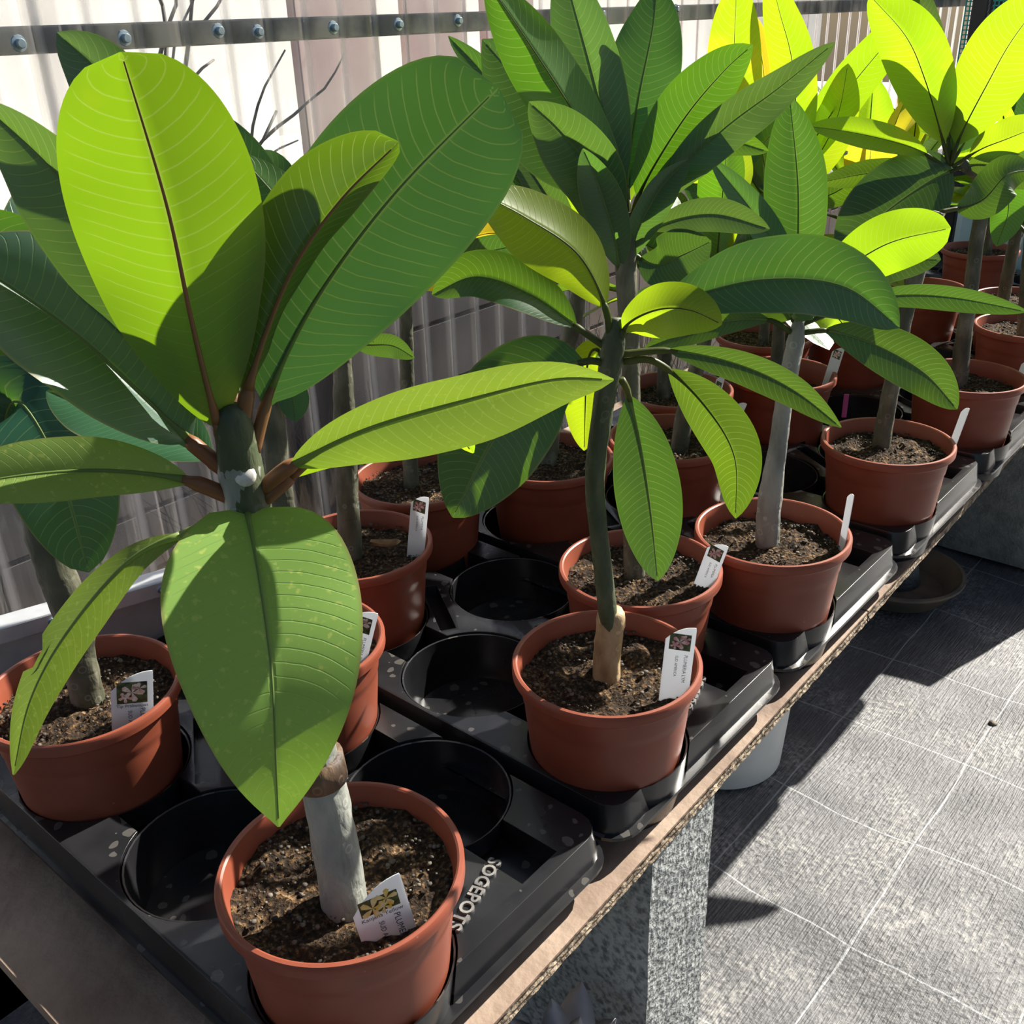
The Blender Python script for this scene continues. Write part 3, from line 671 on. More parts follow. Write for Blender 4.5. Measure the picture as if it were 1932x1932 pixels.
# ------------------------------------------------------------------ trays
S = 0.31704
HOLES = ((0, 0), (0, 0.17), (0, 0.34), (0.157, 0.08), (0.157, 0.25), (0.157, 0.42))
ZT = -0.090
def tray_body_mesh():
    a0, a1, b0, b1 = -0.079, 0.220, -0.064, 0.492
    # outer rounded block
    v, f = [], []
    rr = 0.022; pts = []
    for (cx, cy, s0) in ((a1 - rr, b0 + rr, -90), (a1 - rr, b1 - rr, 0), (a0 + rr, b1 - rr, 90), (a0 + rr, b0 + rr, 180)):
        for k in range(5):
            t = math.radians(s0 + 90 * k / 4); pts.append((cx + rr * math.cos(t), cy + rr * math.sin(t)))
    n = len(pts)
    cxm, cym = (a0 + a1) / 2, (b0 + b1) / 2
    for (x, y) in pts: v.append((cxm + (x - cxm) * 1.025, cym + (y - cym) * 1.013, -0.030))
    for (x, y) in pts: v.append((x, y, 0))
    f = [(k, (k + 1) % n, n + (k + 1) % n, n + k) for k in range(n)] + [tuple(range(n))[::-1], tuple(range(n, 2 * n))]
    base = bpy.data.objects.new('tmp', mesh('tmp', v, f)); COL.objects.link(base)
    cutters = []
    def cut(me):
        o = bpy.data.objects.new('cut', me); COL.objects.link(o); cutters.append(o)
        md = base.modifiers.new('b', 'BOOLEAN'); md.operation = 'DIFFERENCE'; md.object = o; md.solver = 'EXACT'
    for (x, y) in HOLES:
        me = lathe('c', [(0.0735, -0.05), (0.0765, 0.02)], 56); bm = bmesh.new(); bm.from_mesh(me)
        bmesh.ops.holes_fill(bm, edges=bm.edges); bmesh.ops.recalc_face_normals(bm, faces=bm.faces); bmesh.ops.translate(bm, verts=bm.verts, vec=(x, y, 0)); bm.to_mesh(me); bm.free(); cut(me)
    def chan(x, y0, y1, wd):
        cut(mesh('c', *box_data(x - wd / 2, x + wd / 2, y0, y1, -0.0255, 0.02)))
    chan(0.001, 0.05, 0.29, 0.062); chan(0.158, 0.13, 0.37, 0.062)
    chan(0.151, -0.052, 0.04, 0.044); chan(-0.006, 0.38, 0.478, 0.046)
    # slots
    for (x, y) in ((0.0695, 0.288), (0.086, 0.128)):
        me = mesh('c', *box_data(-0.009, 0.009, -0.050, 0.050, -0.014, 0.02)); bm = bmesh.new(); bm.from_mesh(me)
        bmesh.ops.rotate(bm, verts=bm.verts, matrix=Matrix.Rotation(math.radians(-33), 3, 'Z')); bmesh.ops.translate(bm, verts=bm.verts, vec=(x, y, 0)); bm.to_mesh(me); bm.free(); cut(me)
    dg = bpy.context.evaluated_depsgraph_get(); dg.update()
    me = bpy.data.meshes.new_from_object(base.evaluated_get(dg))
    for o in cutters + [base]: bpy.data.objects.remove(o)
    bm = bmesh.new(); bm.from_mesh(me)
    bmesh.ops.remove_doubles(bm, verts=bm.verts, dist=0.0002)
    ed = [e for e in bm.edges if len(e.link_faces) == 2 and e.calc_face_angle(0) > math.radians(45) and max(q.co.z for q in e.verts) > -0.004]
    try: bmesh.ops.bevel(bm, geom=ed, offset=0.0035, segments=3, affect='EDGES', profile=0.5, clamp_overlap=True)
    except Exception as ex: print('bevel', ex)
    bm.to_mesh(me); bm.free(); me.name = 'tray_body'
    for p in me.polygons: p.use_smooth = True
    sharp_angle(me, 35)
    return me
tray_me = tray_body_mesh(); tray_me.materials.clear(); tray_me.materials.append(M_TRAY)
def ring_plate():
    # flange around the foot of the tray
    a0, a1, b0, b1 = -0.0865, 0.2275, -0.0745, 0.504
    def rnd_rect(x0, x1, y0, y1, r):
        p = []
        for (cx, cy, s0) in ((x1 - r, y0 + r, -90), (x1 - r, y1 - r, 0), (x0 + r, y1 - r, 90), (x0 + r, y0 + r, 180)):
            for k in range(6):
                t = math.radians(s0 + 90 * k / 5); p.append((cx + r * math.cos(t), cy + r * math.sin(t)))
        return p
    o_, i_ = rnd_rect(a0, a1, b0, b1, 0.03), rnd_rect(a0 + 0.012, a1 - 0.012, b0 + 0.012, b1 - 0.012, 0.022)
    n = len(o_); v = [(x, y, -0.028) for x, y in i_] + [(x, y, -0.029) for x, y in o_] + [(x, y, -0.0325) for x, y in o_] + [(x, y, -0.0315) for x, y in i_]
    f = []
    for q in range(3):
        for k in range(n): f.append((q * n + k, (q + 1) * n + k, (q + 1) * n + (k + 1) % n, q * n + (k + 1) % n))
    me = mesh('flange', v, f); bm = bmesh.new(); bm.from_mesh(me); bmesh.ops.recalc_face_normals(bm, faces=bm.faces); bm.to_mesh(me); bm.free()
    return me
flange_me = ring_plate(); flange_me.materials.append(M_TRAY)
cup_me = lathe('cup', [(0.068, -0.0575), (0.0725, -0.030), (0.0740, -0.002), (0.0725, -0.0025), (0.071, -0.030), (0.066, -0.0555), (0.040, -0.0555), (0.036, -0.0535), (0.001, -0.0535)], 48); cup_me.materials.append(M_TRAY); sharp_angle(cup_me)
for p in cup_me.polygons: p.use_smooth = True
def text_mesh(body, size, extrude=0.0, align='CENTER', bold=False):
    cu = bpy.data.curves.new('txt', 'FONT'); cu.body = body; cu.size = size; cu.extrude = extrude; cu.align_x = align; cu.align_y = 'CENTER'
    cu.resolution_u = 3
    if bold: cu.offset = size * 0.02
    o = bpy.data.objects.new('txt', cu); COL.objects.link(o)
    dg = bpy.context.evaluated_depsgraph_get(); dg.update()
    me = bpy.data.meshes.new_from_object(o.evaluated_get(dg)); bpy.data.objects.remove(o); me.materials.clear()
    return me
lett_me = text_mesh('SOGEPOTS', 0.0155, 0.0012, bold=True); lett_me.materials.append(M_LETTER)
ordinal = ['nearest', 'second nearest', 'third nearest', 'fourth nearest', 'fifth nearest', 'sixth nearest', 'seventh nearest', 'farthest']
near = ['holding the big backlit plant', 'with the tan-stemmed plant at its front', 'with a pale-stemmed plant at its front', 'with an empty cup behind its front pot', 'farther along', 'farther along', 'near the dark end', 'in the dark end']
for k in range(8):
    r = empty('pot_tray', T(k * S + (0, 0, 0, 0, 0, 0.02, 0.115, 0.12)[k], 0.0, ZT), BANG)
    tag(r, 'black six-cup pot tray, %s, %s' % (ordinal[k], near[k]), 'tray', 'black pot trays along the bench')
    for nm, me in (('tray_body', tray_me), ('flange', flange_me)):
        o = bpy.data.objects.new(nm, me); COL.objects.link(o); o.parent = r
    for (x, y) in HOLES:
        o = bpy.data.objects.new('cup', cup_me); COL.objects.link(o); o.parent = r; o.location = (x, y, 0)
    o = bpy.data.objects.new('lettering', lett_me); COL.objects.link(o); o.parent = r
    o.location = (0.098, -0.030, 0.0009); o.rotation_euler = (0, 0, math.radians(196))

# ------------------------------------------------------------------ pots, soil, plants
POT_PROF = [(0.0625, -0.1430), (0.0640, -0.1415), (0.0702, -0.090), (0.0740, -0.052), (0.0750, -0.0380), (0.0763, -0.0345), (0.0788, -0.0135), (0.0795, -0.0125),
            (0.0838, -0.0115), (0.0850, -0.0100), (0.0850, -0.0018), (0.0840, -0.0003), (0.0815, 0.0), (0.0800, -0.0010), (0.0764, -0.015), (0.0662, -0.090), (0.001, -0.090)]
def densify(pf, step=0.004):
    out = [pf[0]]
    for a_, b_ in zip(pf, pf[1:]):
        d_ = math.hypot(b_[0] - a_[0], b_[1] - a_[1]); m_ = max(1, int(d_ / step)) if b_[0] > 0.01 else 1
        for q in range(1, m_ + 1): out.append((a_[0] + (b_[0] - a_[0]) * q / m_, a_[1] + (b_[1] - a_[1]) * q / m_))
    return out
pot_me = lathe('pot', densify(POT_PROF), 256); pot_me.materials.append(M_POT)
for p in pot_me.polygons: p.use_smooth = True
sharp_angle(pot_me, 38)
soil_mes = []
for k in range(4):
    me = soil_mesh(0.0785, 11 + 7 * k, 0.0055, 30, 80); me.materials.append(M_SOIL); soil_mes.append(me)
    for p in me.polygons: p.use_smooth = True
def pebbles_mesh(rs, n=420):
    rnd = random.Random(rs); v, f = [], []
    ico = bmesh.new(); bmesh.ops.create_icosphere(ico, subdivisions=1, radius=1.0)
    base = [x.co.copy() for x in ico.verts]; fc = [tuple(x.index for x in q.verts) for q in ico.faces]; ico.free()
    for k in range(n):
        t = rnd.uniform(0, 6.283); r = 0.077 * (rnd.random() ** 0.42); s = rnd.choice((0.0007, 0.0009, 0.0012, 0.0020)) * rnd.uniform(0.7, 1.2)
        c = Vector((r * math.cos(t), r * math.sin(t), 0.003 + 0.0055 * noise.noise(Vector((r * math.cos(t) * 32, r * math.sin(t) * 32, rs)))))
        k0 = len(v); sx, sy, sz = rnd.uniform(.7, 1.3), rnd.uniform(.7, 1.3), rnd.uniform(.5, .9)
        for b in base: v.append((c.x + b.x * s * sx, c.y + b.y * s * sy, c.z + b.z * s * sz))
        f += [tuple(i + k0 for i in q) for q in fc]
    return mesh('pebbles', v, f)
peb_mes = []
for k in range(3):
    me = pebbles_mesh(21 + k); me.materials.append(M_PEB); peb_mes.append(me)
    for p in me.polygons: p.use_smooth = True

def blade_w(t, pb, pt):
    if t <= 0 or t >= 1: return 0.0
    m = pb / (pb + pt); return (t ** pb * (1 - t) ** pt) / (m ** pb * (1 - m) ** pt)
def make_leaf(root, pts, halfw, sidefn, mat, rib, fold=18, pet=0.14, pb=0.75, pt=0.72, wave=0.05, seed=0, curl=0.0, ribr=0.0024, nl=26, nw=5, notch=False, vein=None, ribside=0.0):
    C = catmull(pts, 40); C, tot = arc_resample(C, nl)
    verts, uvs = [], []
    rnd = random.Random(seed); ph1, ph2 = rnd.uniform(0, 6), rnd.uniform(0, 6)
    fold = math.radians(fold)
    for i, p in enumerate(C):
        g = i / nl
        t = (g - pet) / (1 - pet)
        wd = halfw * blade_w(min(max(t, 0), 1), pb, pt) if t > 0 else 0.0
        wd = max(wd, 0.0006)
        tan = (C[min(i + 1, nl)] - C[max(i - 1, 0)]).normalized()
        side, nup = sidefn(p, tan)
        for k in range(-nw, nw + 1):
            s = k / nw; a = abs(s)
            sgn = 1 if s >= 0 else -1
            fl = fold * (1 - 0.35 * a) + curl * a
            ph = ph1 if s > 0 else ph2
            wz = wave * wd * a * a * math.sin(9.0 * g + ph) + wave * 0.4 * wd * a * a * math.sin(23 * g + ph * 2)
            ww = wd * a
            if notch and sgn < 0 and a > 0.5 and 0.62 < g < 0.70: ww *= 0.6
            verts.append(p + side * (sgn * ww * math.cos(fl)) + nup * (ww * math.sin(fl) + wz))
            uvs.append((s * 0.5 + 0.5, max(t, 0)))
    W_ = 2 * nw + 1; f = []
    for i in range(nl):
        for k in range(W_ - 1): f.append((i * W_ + k, (i + 1) * W_ + k, (i + 1) * W_ + k + 1, i * W_ + k + 1))
    me = mesh('leaf', verts, f)
    # orient faces so the mesh normal is the upper side of the leaf
    mid = nl // 2
    tan = (C[mid + 1] - C[mid - 1]).normalized(); side, nup = sidefn(C[mid], tan)
    q = me.polygons[mid * (W_ - 1) + nw]
    if q.normal.dot(nup) < 0:
        me.flip_normals()
    uvl = me.uv_layers.new(name='UVMap')
    for lp in me.loops: uvl.data[lp.index].uv = uvs[lp.vertex_index]
    o = link('leaf', me, mat, root)
    # midrib and leaf stalk, a tapering rounded ridge on the underside
    rp, rr = [], []
    for i, p in enumerate(C[:-1]):
        tan = (C[min(i + 1, nl)] - C[max(i - 1, 0)]).normalized(); side, nup = sidefn(p, tan)
        g = i / nl; r = ribr * (1.25 - 1.1 * g ** 0.6) if g > pet else ribr * (1.25 - 0.4 * g)
        r = max(r, 0.0006)
        k_ = min(1.0, max(0.0, (g - pet) / 0.10)); r *= 1 - 0.45 * k_; rp.append(p - nup * (r * ribside * k_)); rr.append(r)
    kp = max(3, int(round((pet + 0.03) * nl)) + 1)
    for nm, lo_, hi_, mt in (('petiole', 0, kp, rib), ('midrib', kp - 1, len(rp), vein or rib)):
        ro = link(nm, tube(nm, rp[lo_:hi_], rr[lo_:hi_], 7), mt); ro.parent = o; ro.location = (0, 0, 0)
    return o
def cam_side(face, phi):
    phi = math.radians(phi)
    def fn(p, tan):
        V = (p - CAM).normalized()
        s0 = tan.cross(V)
        if s0.length < 1e-4: s0 = RIGHT
        s0.normalize(); n0 = tan.cross(s0).normalized()
        if n0.dot(V) > 0: n0 = -n0                     # faces the viewer
        s = s0 * math.cos(phi) + n0 * math.sin(phi); nn = n0 * math.cos(phi) - s0 * math.sin(phi)
        return (s, nn) if face == 'T' else (s, -nn)
    return fn
def up_side(roll=0.0):
    def fn(p, tan):
        s0 = tan.cross(Vector((0, 0, 1)))
        if s0.length < 1e-3: s0 = X0.copy()
        s0.normalize(); n0 = s0.cross(tan).normalized()
        if n0.z < 0: n0 = -n0
        c, s_ = math.cos(roll), math.sin(roll)
        return s0 * c + n0 * s_, n0 * c - s0 * s_
    return fn
LC = [0]
def px_leaf(root, Y0, spec):
    """spec: points in the photograph with a distance offset each, turned into real 3D points about the plant's own axis"""
    pts, W_, face = spec[0], spec[1], spec[2]
    kw = dict(spec[3]) if len(spec) > 3 else {}
    phi = kw.pop('phi', 0); mat = kw.pop('mat', M_LEAF); rib = kw.pop('rib', M_RIB); dt = kw.pop('d', None)
    n = len(pts); P = []
    for i, q in enumerate(pts):
        if len(q) == 3: dd = q[2]
        else: dd = (dt or 0.0) * (i / (n - 1)) ** 1.2
        P.append(at_y(q[0], q[1], Y0 + dd))
    mid = P[int(n * 0.6)]
    hw = W_ * 0.5 * mpp(mid) / max(math.cos(math.radians(phi)), 0.35)
    LC[0] += 1
    fold = kw.get('fold', 18)
    hw /= max(0.45, math.cos(math.radians(fold * 0.8)))
    kw.setdefault('nl', 36); kw.setdefault('nw', 7)
    make_leaf(root, P, hw, cam_side(face, phi), mat, rib, seed=LC[0], vein=(M_RIBLT if face == 'T' else None), ribside=(0.1 if face == 'T' else 0.6), **kw)
def crown(root, c, n, rs, ln=(0.2, 0.3), wd=(0.033, 0.045), mats=None, el=(5, 78), rib=M_RIB, az=None):
    rnd = random.Random(rs); mats = mats or [M_LEAF, M_LEAFY, M_LEAFD]
    for k in range(n):
        t = (k * 2.399 + rnd.uniform(-.3, .3) + rs) if az is None else az[0] + (az[1] - az[0]) * rnd.random()
        e = math.radians(el[0] + (el[1] - el[0]) * ((k + rnd.uniform(-.4, .4)) / max(n - 1, 1)))
        L_ = rnd.uniform(*ln); d = Vector((math.cos(t) * math.cos(e), math.sin(t) * math.cos(e), math.sin(e)))
        droop = rnd.uniform(0.10, 0.34) * math.cos(e); h0 = c + Vector((0, 0, -0.03 * (1 - k / n)))
        P = [h0 + d * L_ * q + Vector((0, 0, 0.06 * L_ * math.sin(q * 3) - droop * L_ * q * q)) for q in (0, .25, .5, .75, 1)]
        LC[0] += 1
        make_leaf(root, P, rnd.uniform(*wd), up_side(rnd.uniform(-.45, .45)), rnd.choice(mats), rib, fold=rnd.uniform(8, 34), pet=0.16, wave=0.10, seed=LC[0], nl=20, nw=4, pt=rnd.uniform(.5, .75), ribr=0.0026, ribside=0.4)
def pot_plant(a, b, label, soilz=-0.018, trunk=None, widths=None, tmat=M_BARK, kind=0):
    loc = T(a, b, 0)
    root = empty('potted_plumeria', T(a, b, -0.1432)); tag(root, label, 'potted plant', 'potted plumerias on the bench')
    o = bpy.data.objects.new('pot', pot_me); COL.objects.link(o); o.parent = root; o.location = (0, 0, 0.1432); o.rotation_euler = (0, 0, random.uniform(0, 6))
    so_ = bpy.data.objects.new('soil', soil_mes[kind % 4]); COL.objects.link(so_); so_.parent = root; so_.location = (0, 0, 0.1432 + soilz); so_.rotation_euler = (0, 0, random.uniform(0, 6)); k_ = (0.0764 + (soilz + 0.015) * 0.136) / 0.0783; so_.scale = (k_, k_, 1)
    pk = bpy.data.objects.new('pebbles', peb_mes[kind % 3]); COL.objects.link(pk); pk.parent = so_; pk.location = (0, 0, 0.0); pk['kind'] = 'stuff'
    Y0 = None
    if trunk:
        base = at_z(trunk[0][0], trunk[0][1], soilz); Y0 = base.y
        if label.startswith('plumeria in front with a fat tan'): Y0 = at_z(1148, 1278, soilz).y
        P = [at_y(q[0], q[1], Y0 + (q[2] if len(q) > 2 else 0)) for q in trunk]
        if Y0 == base.y: P[0] = P[0] - Vector((0, 0, 0.012))
        C = catmull(P, 36); R = []
        for i in range(37):
            t = i / 36 * (len(widths) - 1); k = min(int(t), len(widths) - 2); R.append((widths[k] + (widths[k + 1] - widths[k]) * (t - k)) * 0.5 * mpp(C[i]))
        link('trunk', tube('trunk', C, R, 20, jitter=0.10, seed=kind), tmat, root)
    return root, Y0

RED = dict(rib=M_RIB_RED, ribr=0.0037)
# --- front left plant
r, Y = pot_plant(0.0, 0.0, 'nearest potted plumeria with a huge backlit lime leaf and a drooping speckled leaf', -0.018,
    [(652, 1700), (632, 1590), (606, 1470), (560, 1270), (505, 1080), (468, 960), (452, 880), (440, 800), (432, 765)], [88, 86, 84, 80, 80, 78, 82, 66, 30], M_BARKP, 0)
YA = Y
sc = link('trunk_scar', tube('trunk_scar', [at_y(596, 1425, Y), at_y(606, 1470, Y)], [0.0168, 0.0172], 20), M_BARKB, r)
o = link('green_stem', tube('green_stem', catmull([at_y(505, 1080, Y), at_y(478, 985, Y), at_y(455, 890, Y), at_y(440, 800, Y - .002), at_y(431, 760, Y)], 14), [0.0122, 0.0121, 0.012, 0.0119, 0.0118, 0.0118, 0.0118, 0.0117, 0.0115, 0.011, 0.0105, 0.0098, 0.009, 0.0075, 0.004], 18, jitter=.06), M_BARKG, r)
me = lathe('pruning_scar', [(0.0001, 0.0016), (0.0040, 0.0015), (0.0058, 0.0004), (0.0056, -0.004)], 14, False); o = link('pruning_scar', me, M_SCAR, None)
o.parent = r; q = at_y(463, 898, Y); o.location = q - (q - CAM).normalized() * 0.0114 - r.location; o.rotation_euler = (CAM - q).to_track_quat('Z', 'Y').to_euler()
for spc in [
    ([(438, 868), (402, 770), (360, 600), (315, 390), (228, 98)], 352, 'U', dict(d=-0.045, mat=M_LEAFBIG, fold=10, pet=.10, pb=.80, pt=.46, nl=56, wave=.03, **RED)),
    ([(476, 860), (512, 735), (600, 560), (745, 365), (940, 165)], 330, 'T', dict(d=0.05, fold=14, pet=.13, pb=.62, pt=.36, wave=.03, rib=M_RIB_RED, ribr=.0030, mat=M_LEAFD)),
    ([(455, 810), (476, 700), (545, 520), (640, 380), (752, 268)], 120, 'U', dict(d=-0.01, fold=64, phi=30, pet=.12, pb=.7, pt=.5, mat=M_LEAF, **RED)),
    ([(425, 800), (340, 650), (215, 470), (100, 320), (-40, 190)], 170, 'T', dict(d=0.01, fold=32, phi=-35, pet=.12, mat=M_LEAFGY, **RED)),
    ([(428, 890), (335, 812), (210, 690), (90, 590), (-90, 470)], 265, 'T', dict(d=-0.01, fold=38, phi=28, pet=.15, mat=M_LEAFGY, **RED)),
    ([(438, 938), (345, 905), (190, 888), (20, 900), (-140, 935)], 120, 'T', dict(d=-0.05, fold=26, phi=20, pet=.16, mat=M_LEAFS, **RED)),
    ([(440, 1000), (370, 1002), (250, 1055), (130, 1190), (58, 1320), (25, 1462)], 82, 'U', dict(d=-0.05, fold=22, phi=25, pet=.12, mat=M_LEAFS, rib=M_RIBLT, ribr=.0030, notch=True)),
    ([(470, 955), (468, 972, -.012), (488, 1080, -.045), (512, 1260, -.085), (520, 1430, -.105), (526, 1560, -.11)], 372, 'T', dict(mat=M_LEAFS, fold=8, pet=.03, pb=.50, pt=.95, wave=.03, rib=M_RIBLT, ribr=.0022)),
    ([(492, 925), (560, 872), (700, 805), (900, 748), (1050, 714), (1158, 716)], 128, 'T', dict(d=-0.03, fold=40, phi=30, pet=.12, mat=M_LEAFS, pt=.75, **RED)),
    ([(500, 940), (600, 862), (720, 815), (830, 790), (893, 855)], 95, 'U', dict(d=0.03, fold=20, phi=30, pet=.12, mat=M_LEAFY, **RED)),
    ([(432, 890), (350, 840), (240, 790), (88, 738)], 150, 'T', dict(d=0.05, fold=28, phi=25, pet=.1, mat=M_LEAF, pt=.8, **RED)),
    ([(430, 800), (320, 420), (210, 170), (108, 62)], 170, 'T', dict(d=0.06, fold=30, pet=.1, mat=M_LEAFGY, **RED)),
    ([(440, 800), (455, 690), (490, 560), (560, 430)], 120, 'T', dict(d=0.07, fold=30, pet=.1, mat=M_LEAFGY, **RED)),
]: px_leaf(r, Y, spc)

# --- plant behind it on the left (trunk leaning, big dark drooping leaf)
r, Y = pot_plant(-0.004, 0.340, 'plumeria at the far left edge with a pale bluish label and knobbly dark trunk', -0.020,
    [(165, 1318), (150, 1240), (140, 1170), (110, 1090), (82, 1010), (60, 930)], [62, 60, 66, 68, 66, 50], M_BARK, 1)
for spc in [
    ([(30, 930), (10, 800), (40, 760), (110, 880), (168, 1080)], 210, 'T', dict(d=-0.06, mat=M_LEAFD, fold=8, pet=.12, pb=.6, pt=.6)),
    ([(40, 930), (0, 820), (-60, 760), (-140, 800)], 150, 'T', dict(d=-.03, mat=M_LEAFD)),
    ([(60, 930), (70, 760), (160, 640), (330, 590)], 150, 'T', dict(d=.06, mat=M_LEAFD, fold=14, phi=30)),
    ([(50, 930), (20, 720), (120, 630), (300, 690)], 90, 'T', dict(d=.03, mat=M_LEAFD, fold=14, phi=20)),
    ([(55, 930), (60, 700), (100, 550), (205, 520)], 130, 'T', dict(d=.08, mat=M_LEAFD, fold=14, phi=10)),
    ([(50, 930), (-10, 700), (-60, 480), (60, 470), (205, 545)], 130, 'U', dict(d=.0, mat=M_LEAF, fold=14, phi=10)),
    ([(50, 930), (60, 650), (50, 450), (60, 335)], 120, 'T', dict(d=.10, mat=M_LEAFD, fold=14)),
]: px_leaf(r, Y, spc)

# --- tray 1, right column: plant mostly behind the speckled leaf, and one hidden behind
r, Y = pot_plant(0.160, 0.250, 'plumeria half hidden behind the big speckled leaf, its label turned sideways', -0.020,
    [(548, 1235), (545, 1120), (535, 980), (520, 850), (512, 740)], [52, 50, 48, 46, 40], M_BARK, 2)
for spc in [
    ([(512, 745), (560, 600), (555, 430), (450, 288)], 130, 'U', dict(d=.02, mat=M_LEAF, fold=12, phi=15)),
    ([(512, 745), (500, 560), (470, 360), (385, 198)], 130, 'T', dict(d=.08, mat=M_LEAFD, fold=14, phi=10)),
    ([(512, 745), (560, 560), (600, 380), (628, 236)], 75, 'U', dict(d=.03, mat=M_LEAF, fold=20)),
    ([(512, 745), (530, 730), (550, 740), (558, 795)], 60, 'T', dict(d=-.01, mat=M_LEAFD, fold=10)),
    ([(512, 745), (540, 520), (520, 350), (480, 285)], 110, 'T', dict(d=.10, mat=M_LEAFD, fold=14)),
]: px_leaf(r, Y, spc)
# --- tray 2 back: thick trunk behind the wide right leaf
r, Y = pot_plant(0.326, 0.349, 'plumeria with a straight banded trunk and a dry leaf on its soil, second tray', -0.018,
    [(662, 1052), (655, 930), (650, 800), (646, 690), (640, 600)], [46, 42, 42, 36, 34], M_BARK, 1)
for spc in [
    ([(642, 640), (690, 650), (740, 652), (782, 675)], 44, 'T', dict(d=-.02, mat=M_LEAFD, fold=14, phi=30)),
    ([(640, 645), (590, 660), (540, 668), (505, 690)], 40, 'T', dict(d=-.02, mat=M_LEAFD, fold=14, phi=30)),
    ([(640, 610), (620, 500), (640, 380), (700, 300)], 90, 'T', dict(d=.05, mat=M_LEAFD)),
    ([(640, 610), (680, 520), (760, 470), (850, 470)], 90, 'T', dict(d=.05, mat=M_LEAFD)),
]: px_leaf(r, Y, spc)
dl = at_z(730, 1035, -0.010)
me = lathe('dry_leaf', [(0.0002, 0.004), (0.006, 0.002), (0.012, 0.004), (0.017, 0.009)], 9, False)
for x in me.vertices: x.co.y *= 0.45; x.co += noise.noise_vector(x.co * 90) * 0.004
o = link('fallen_leaf', me, M_DRY); o.location = dl; tag(o, 'curled dry leaf lying on the soil of the banded-trunk plant', 'leaf')

r, Y = pot_plant(0.497, 0.420, 'plumeria against the wall with a slim knobbly trunk and brown leaf stalks', -0.016,
    [(775, 915), (772, 820), (768, 720), (766, 620), (764, 548)], [30, 28, 28, 26, 22], M_BARK, 2)
for spc in [
    ([(766, 555), (795, 500), (845, 440), (895, 402), (940, 385)], 78, 'U', dict(d=-.02, mat=M_LEAF, fold=16, phi=10, rib=M_RIB_RED)),
    ([(768, 550), (850, 498), (950, 468), (1036, 458)], 60, 'T', dict(d=-.03, mat=M_LEAFD, fold=14, phi=10)),
    ([(768, 555), (800, 535), (860, 510), (915, 500)], 60, 'U', dict(d=.03, mat=M_LEAFO, fold=14)),
    ([(762, 555), (720, 545), (690, 570), (640, 600)], 50, 'U', dict(d=-.02, mat=M_LEAFO, fold=14)),
    ([(762, 550), (735, 460), (700, 400), (640, 330)], 70, 'T', dict(d=.05, mat=M_LEAFD)),
    ([(765, 548), (770, 460), (790, 360), (830, 290)], 70, 'T', dict(d=.05, mat=M_LEAFD)),
]: px_leaf(r, Y, spc)

# --- tray 2 front: tan stub with a thin green stem
r, Y = pot_plant(0.312, -0.001, 'plumeria in front with a fat tan stub and a thin bent green stem', -0.020,
    [(1152, 1225, -.004), (1146, 1150, -.002), (1130, 1010), (1122, 900), (1136, 780), (1150, 700), (1158, 645), (1164, 600)], [16, 36, 36, 38, 40, 42, 46, 22], M_BARKG, 0)
YB = Y
o = link('stem_stub', tube('stem_stub', catmull([at_y(1143, 1290, Y + .003), at_y(1146, 1225, Y + .003), at_y(1152, 1175, Y + .003), at_y(1155, 1148, Y + .003)], 12), [0.0122, 0.0122, 0.0121, 0.0121, 0.0122, 0.0124, 0.0126, 0.0127, 0.0127, 0.0125, 0.0122, 0.0118, 0.009], 20, jitter=.14, seed=4), M_BARKT, r)
for spc in [
    ([(1152, 655), (1142, 580), (1090, 480), (990, 410), (898, 362)], 130, 'U', dict(d=-.03, mat=M_LEAFY, fold=26, phi=22, pet=.2)),
    ([(1150, 660), (1095, 622), (1005, 558), (900, 522), (815, 556)], 90, 'T', dict(d=.02, mat=M_LEAF, fold=34, phi=20, pet=.2)),
    ([(1150, 690), (1105, 682), (1010, 720), (930, 830), (854, 976)], 205, 'T', dict(d=-.02, mat=M_LEAFM, fold=14, phi=15, pet=.12, pb=.6)),
    ([(1148, 700), (1128, 660), (1108, 690), (1102, 850)], 84, 'U', dict(d=.03, mat=M_LEAFY, fold=12, pet=.1)),
    ([(1172, 715), (1186, 745), (1210, 850), (1228, 970), (1241, 1096)], 122, 'T', dict(d=.012, mat=M_LEAFM, fold=14, pet=.08, pt=.75)),
    ([(1176, 682), (1240, 684), (1325, 760), (1385, 860), (1388, 978)], 100, 'U', dict(d=.0, mat=M_LEAF, fold=14, pet=.2, phi=15)),
    ([(1172, 668), (1275, 662), (1400, 690), (1500, 738), (1587, 806)], 62, 'T', dict(d=.0, mat=M_LEAFM, fold=30, phi=20, pet=.18, pt=.8)),
    ([(1166, 655), (1185, 612), (1240, 585), (1300, 585), (1362, 612)], 105, 'U', dict(d=-.05, mat=M_LEAFY, fold=22, phi=-15, pet=.14)),
    ([(1168, 640), (1215, 590), (1300, 560), (1440, 528), (1590, 540), (1697, 618)], 140, 'T', dict(d=-.02, mat=M_LEAFD, fold=30, phi=-15, pet=.18, wave=.14)),
]: px_leaf(r, Y, spc)

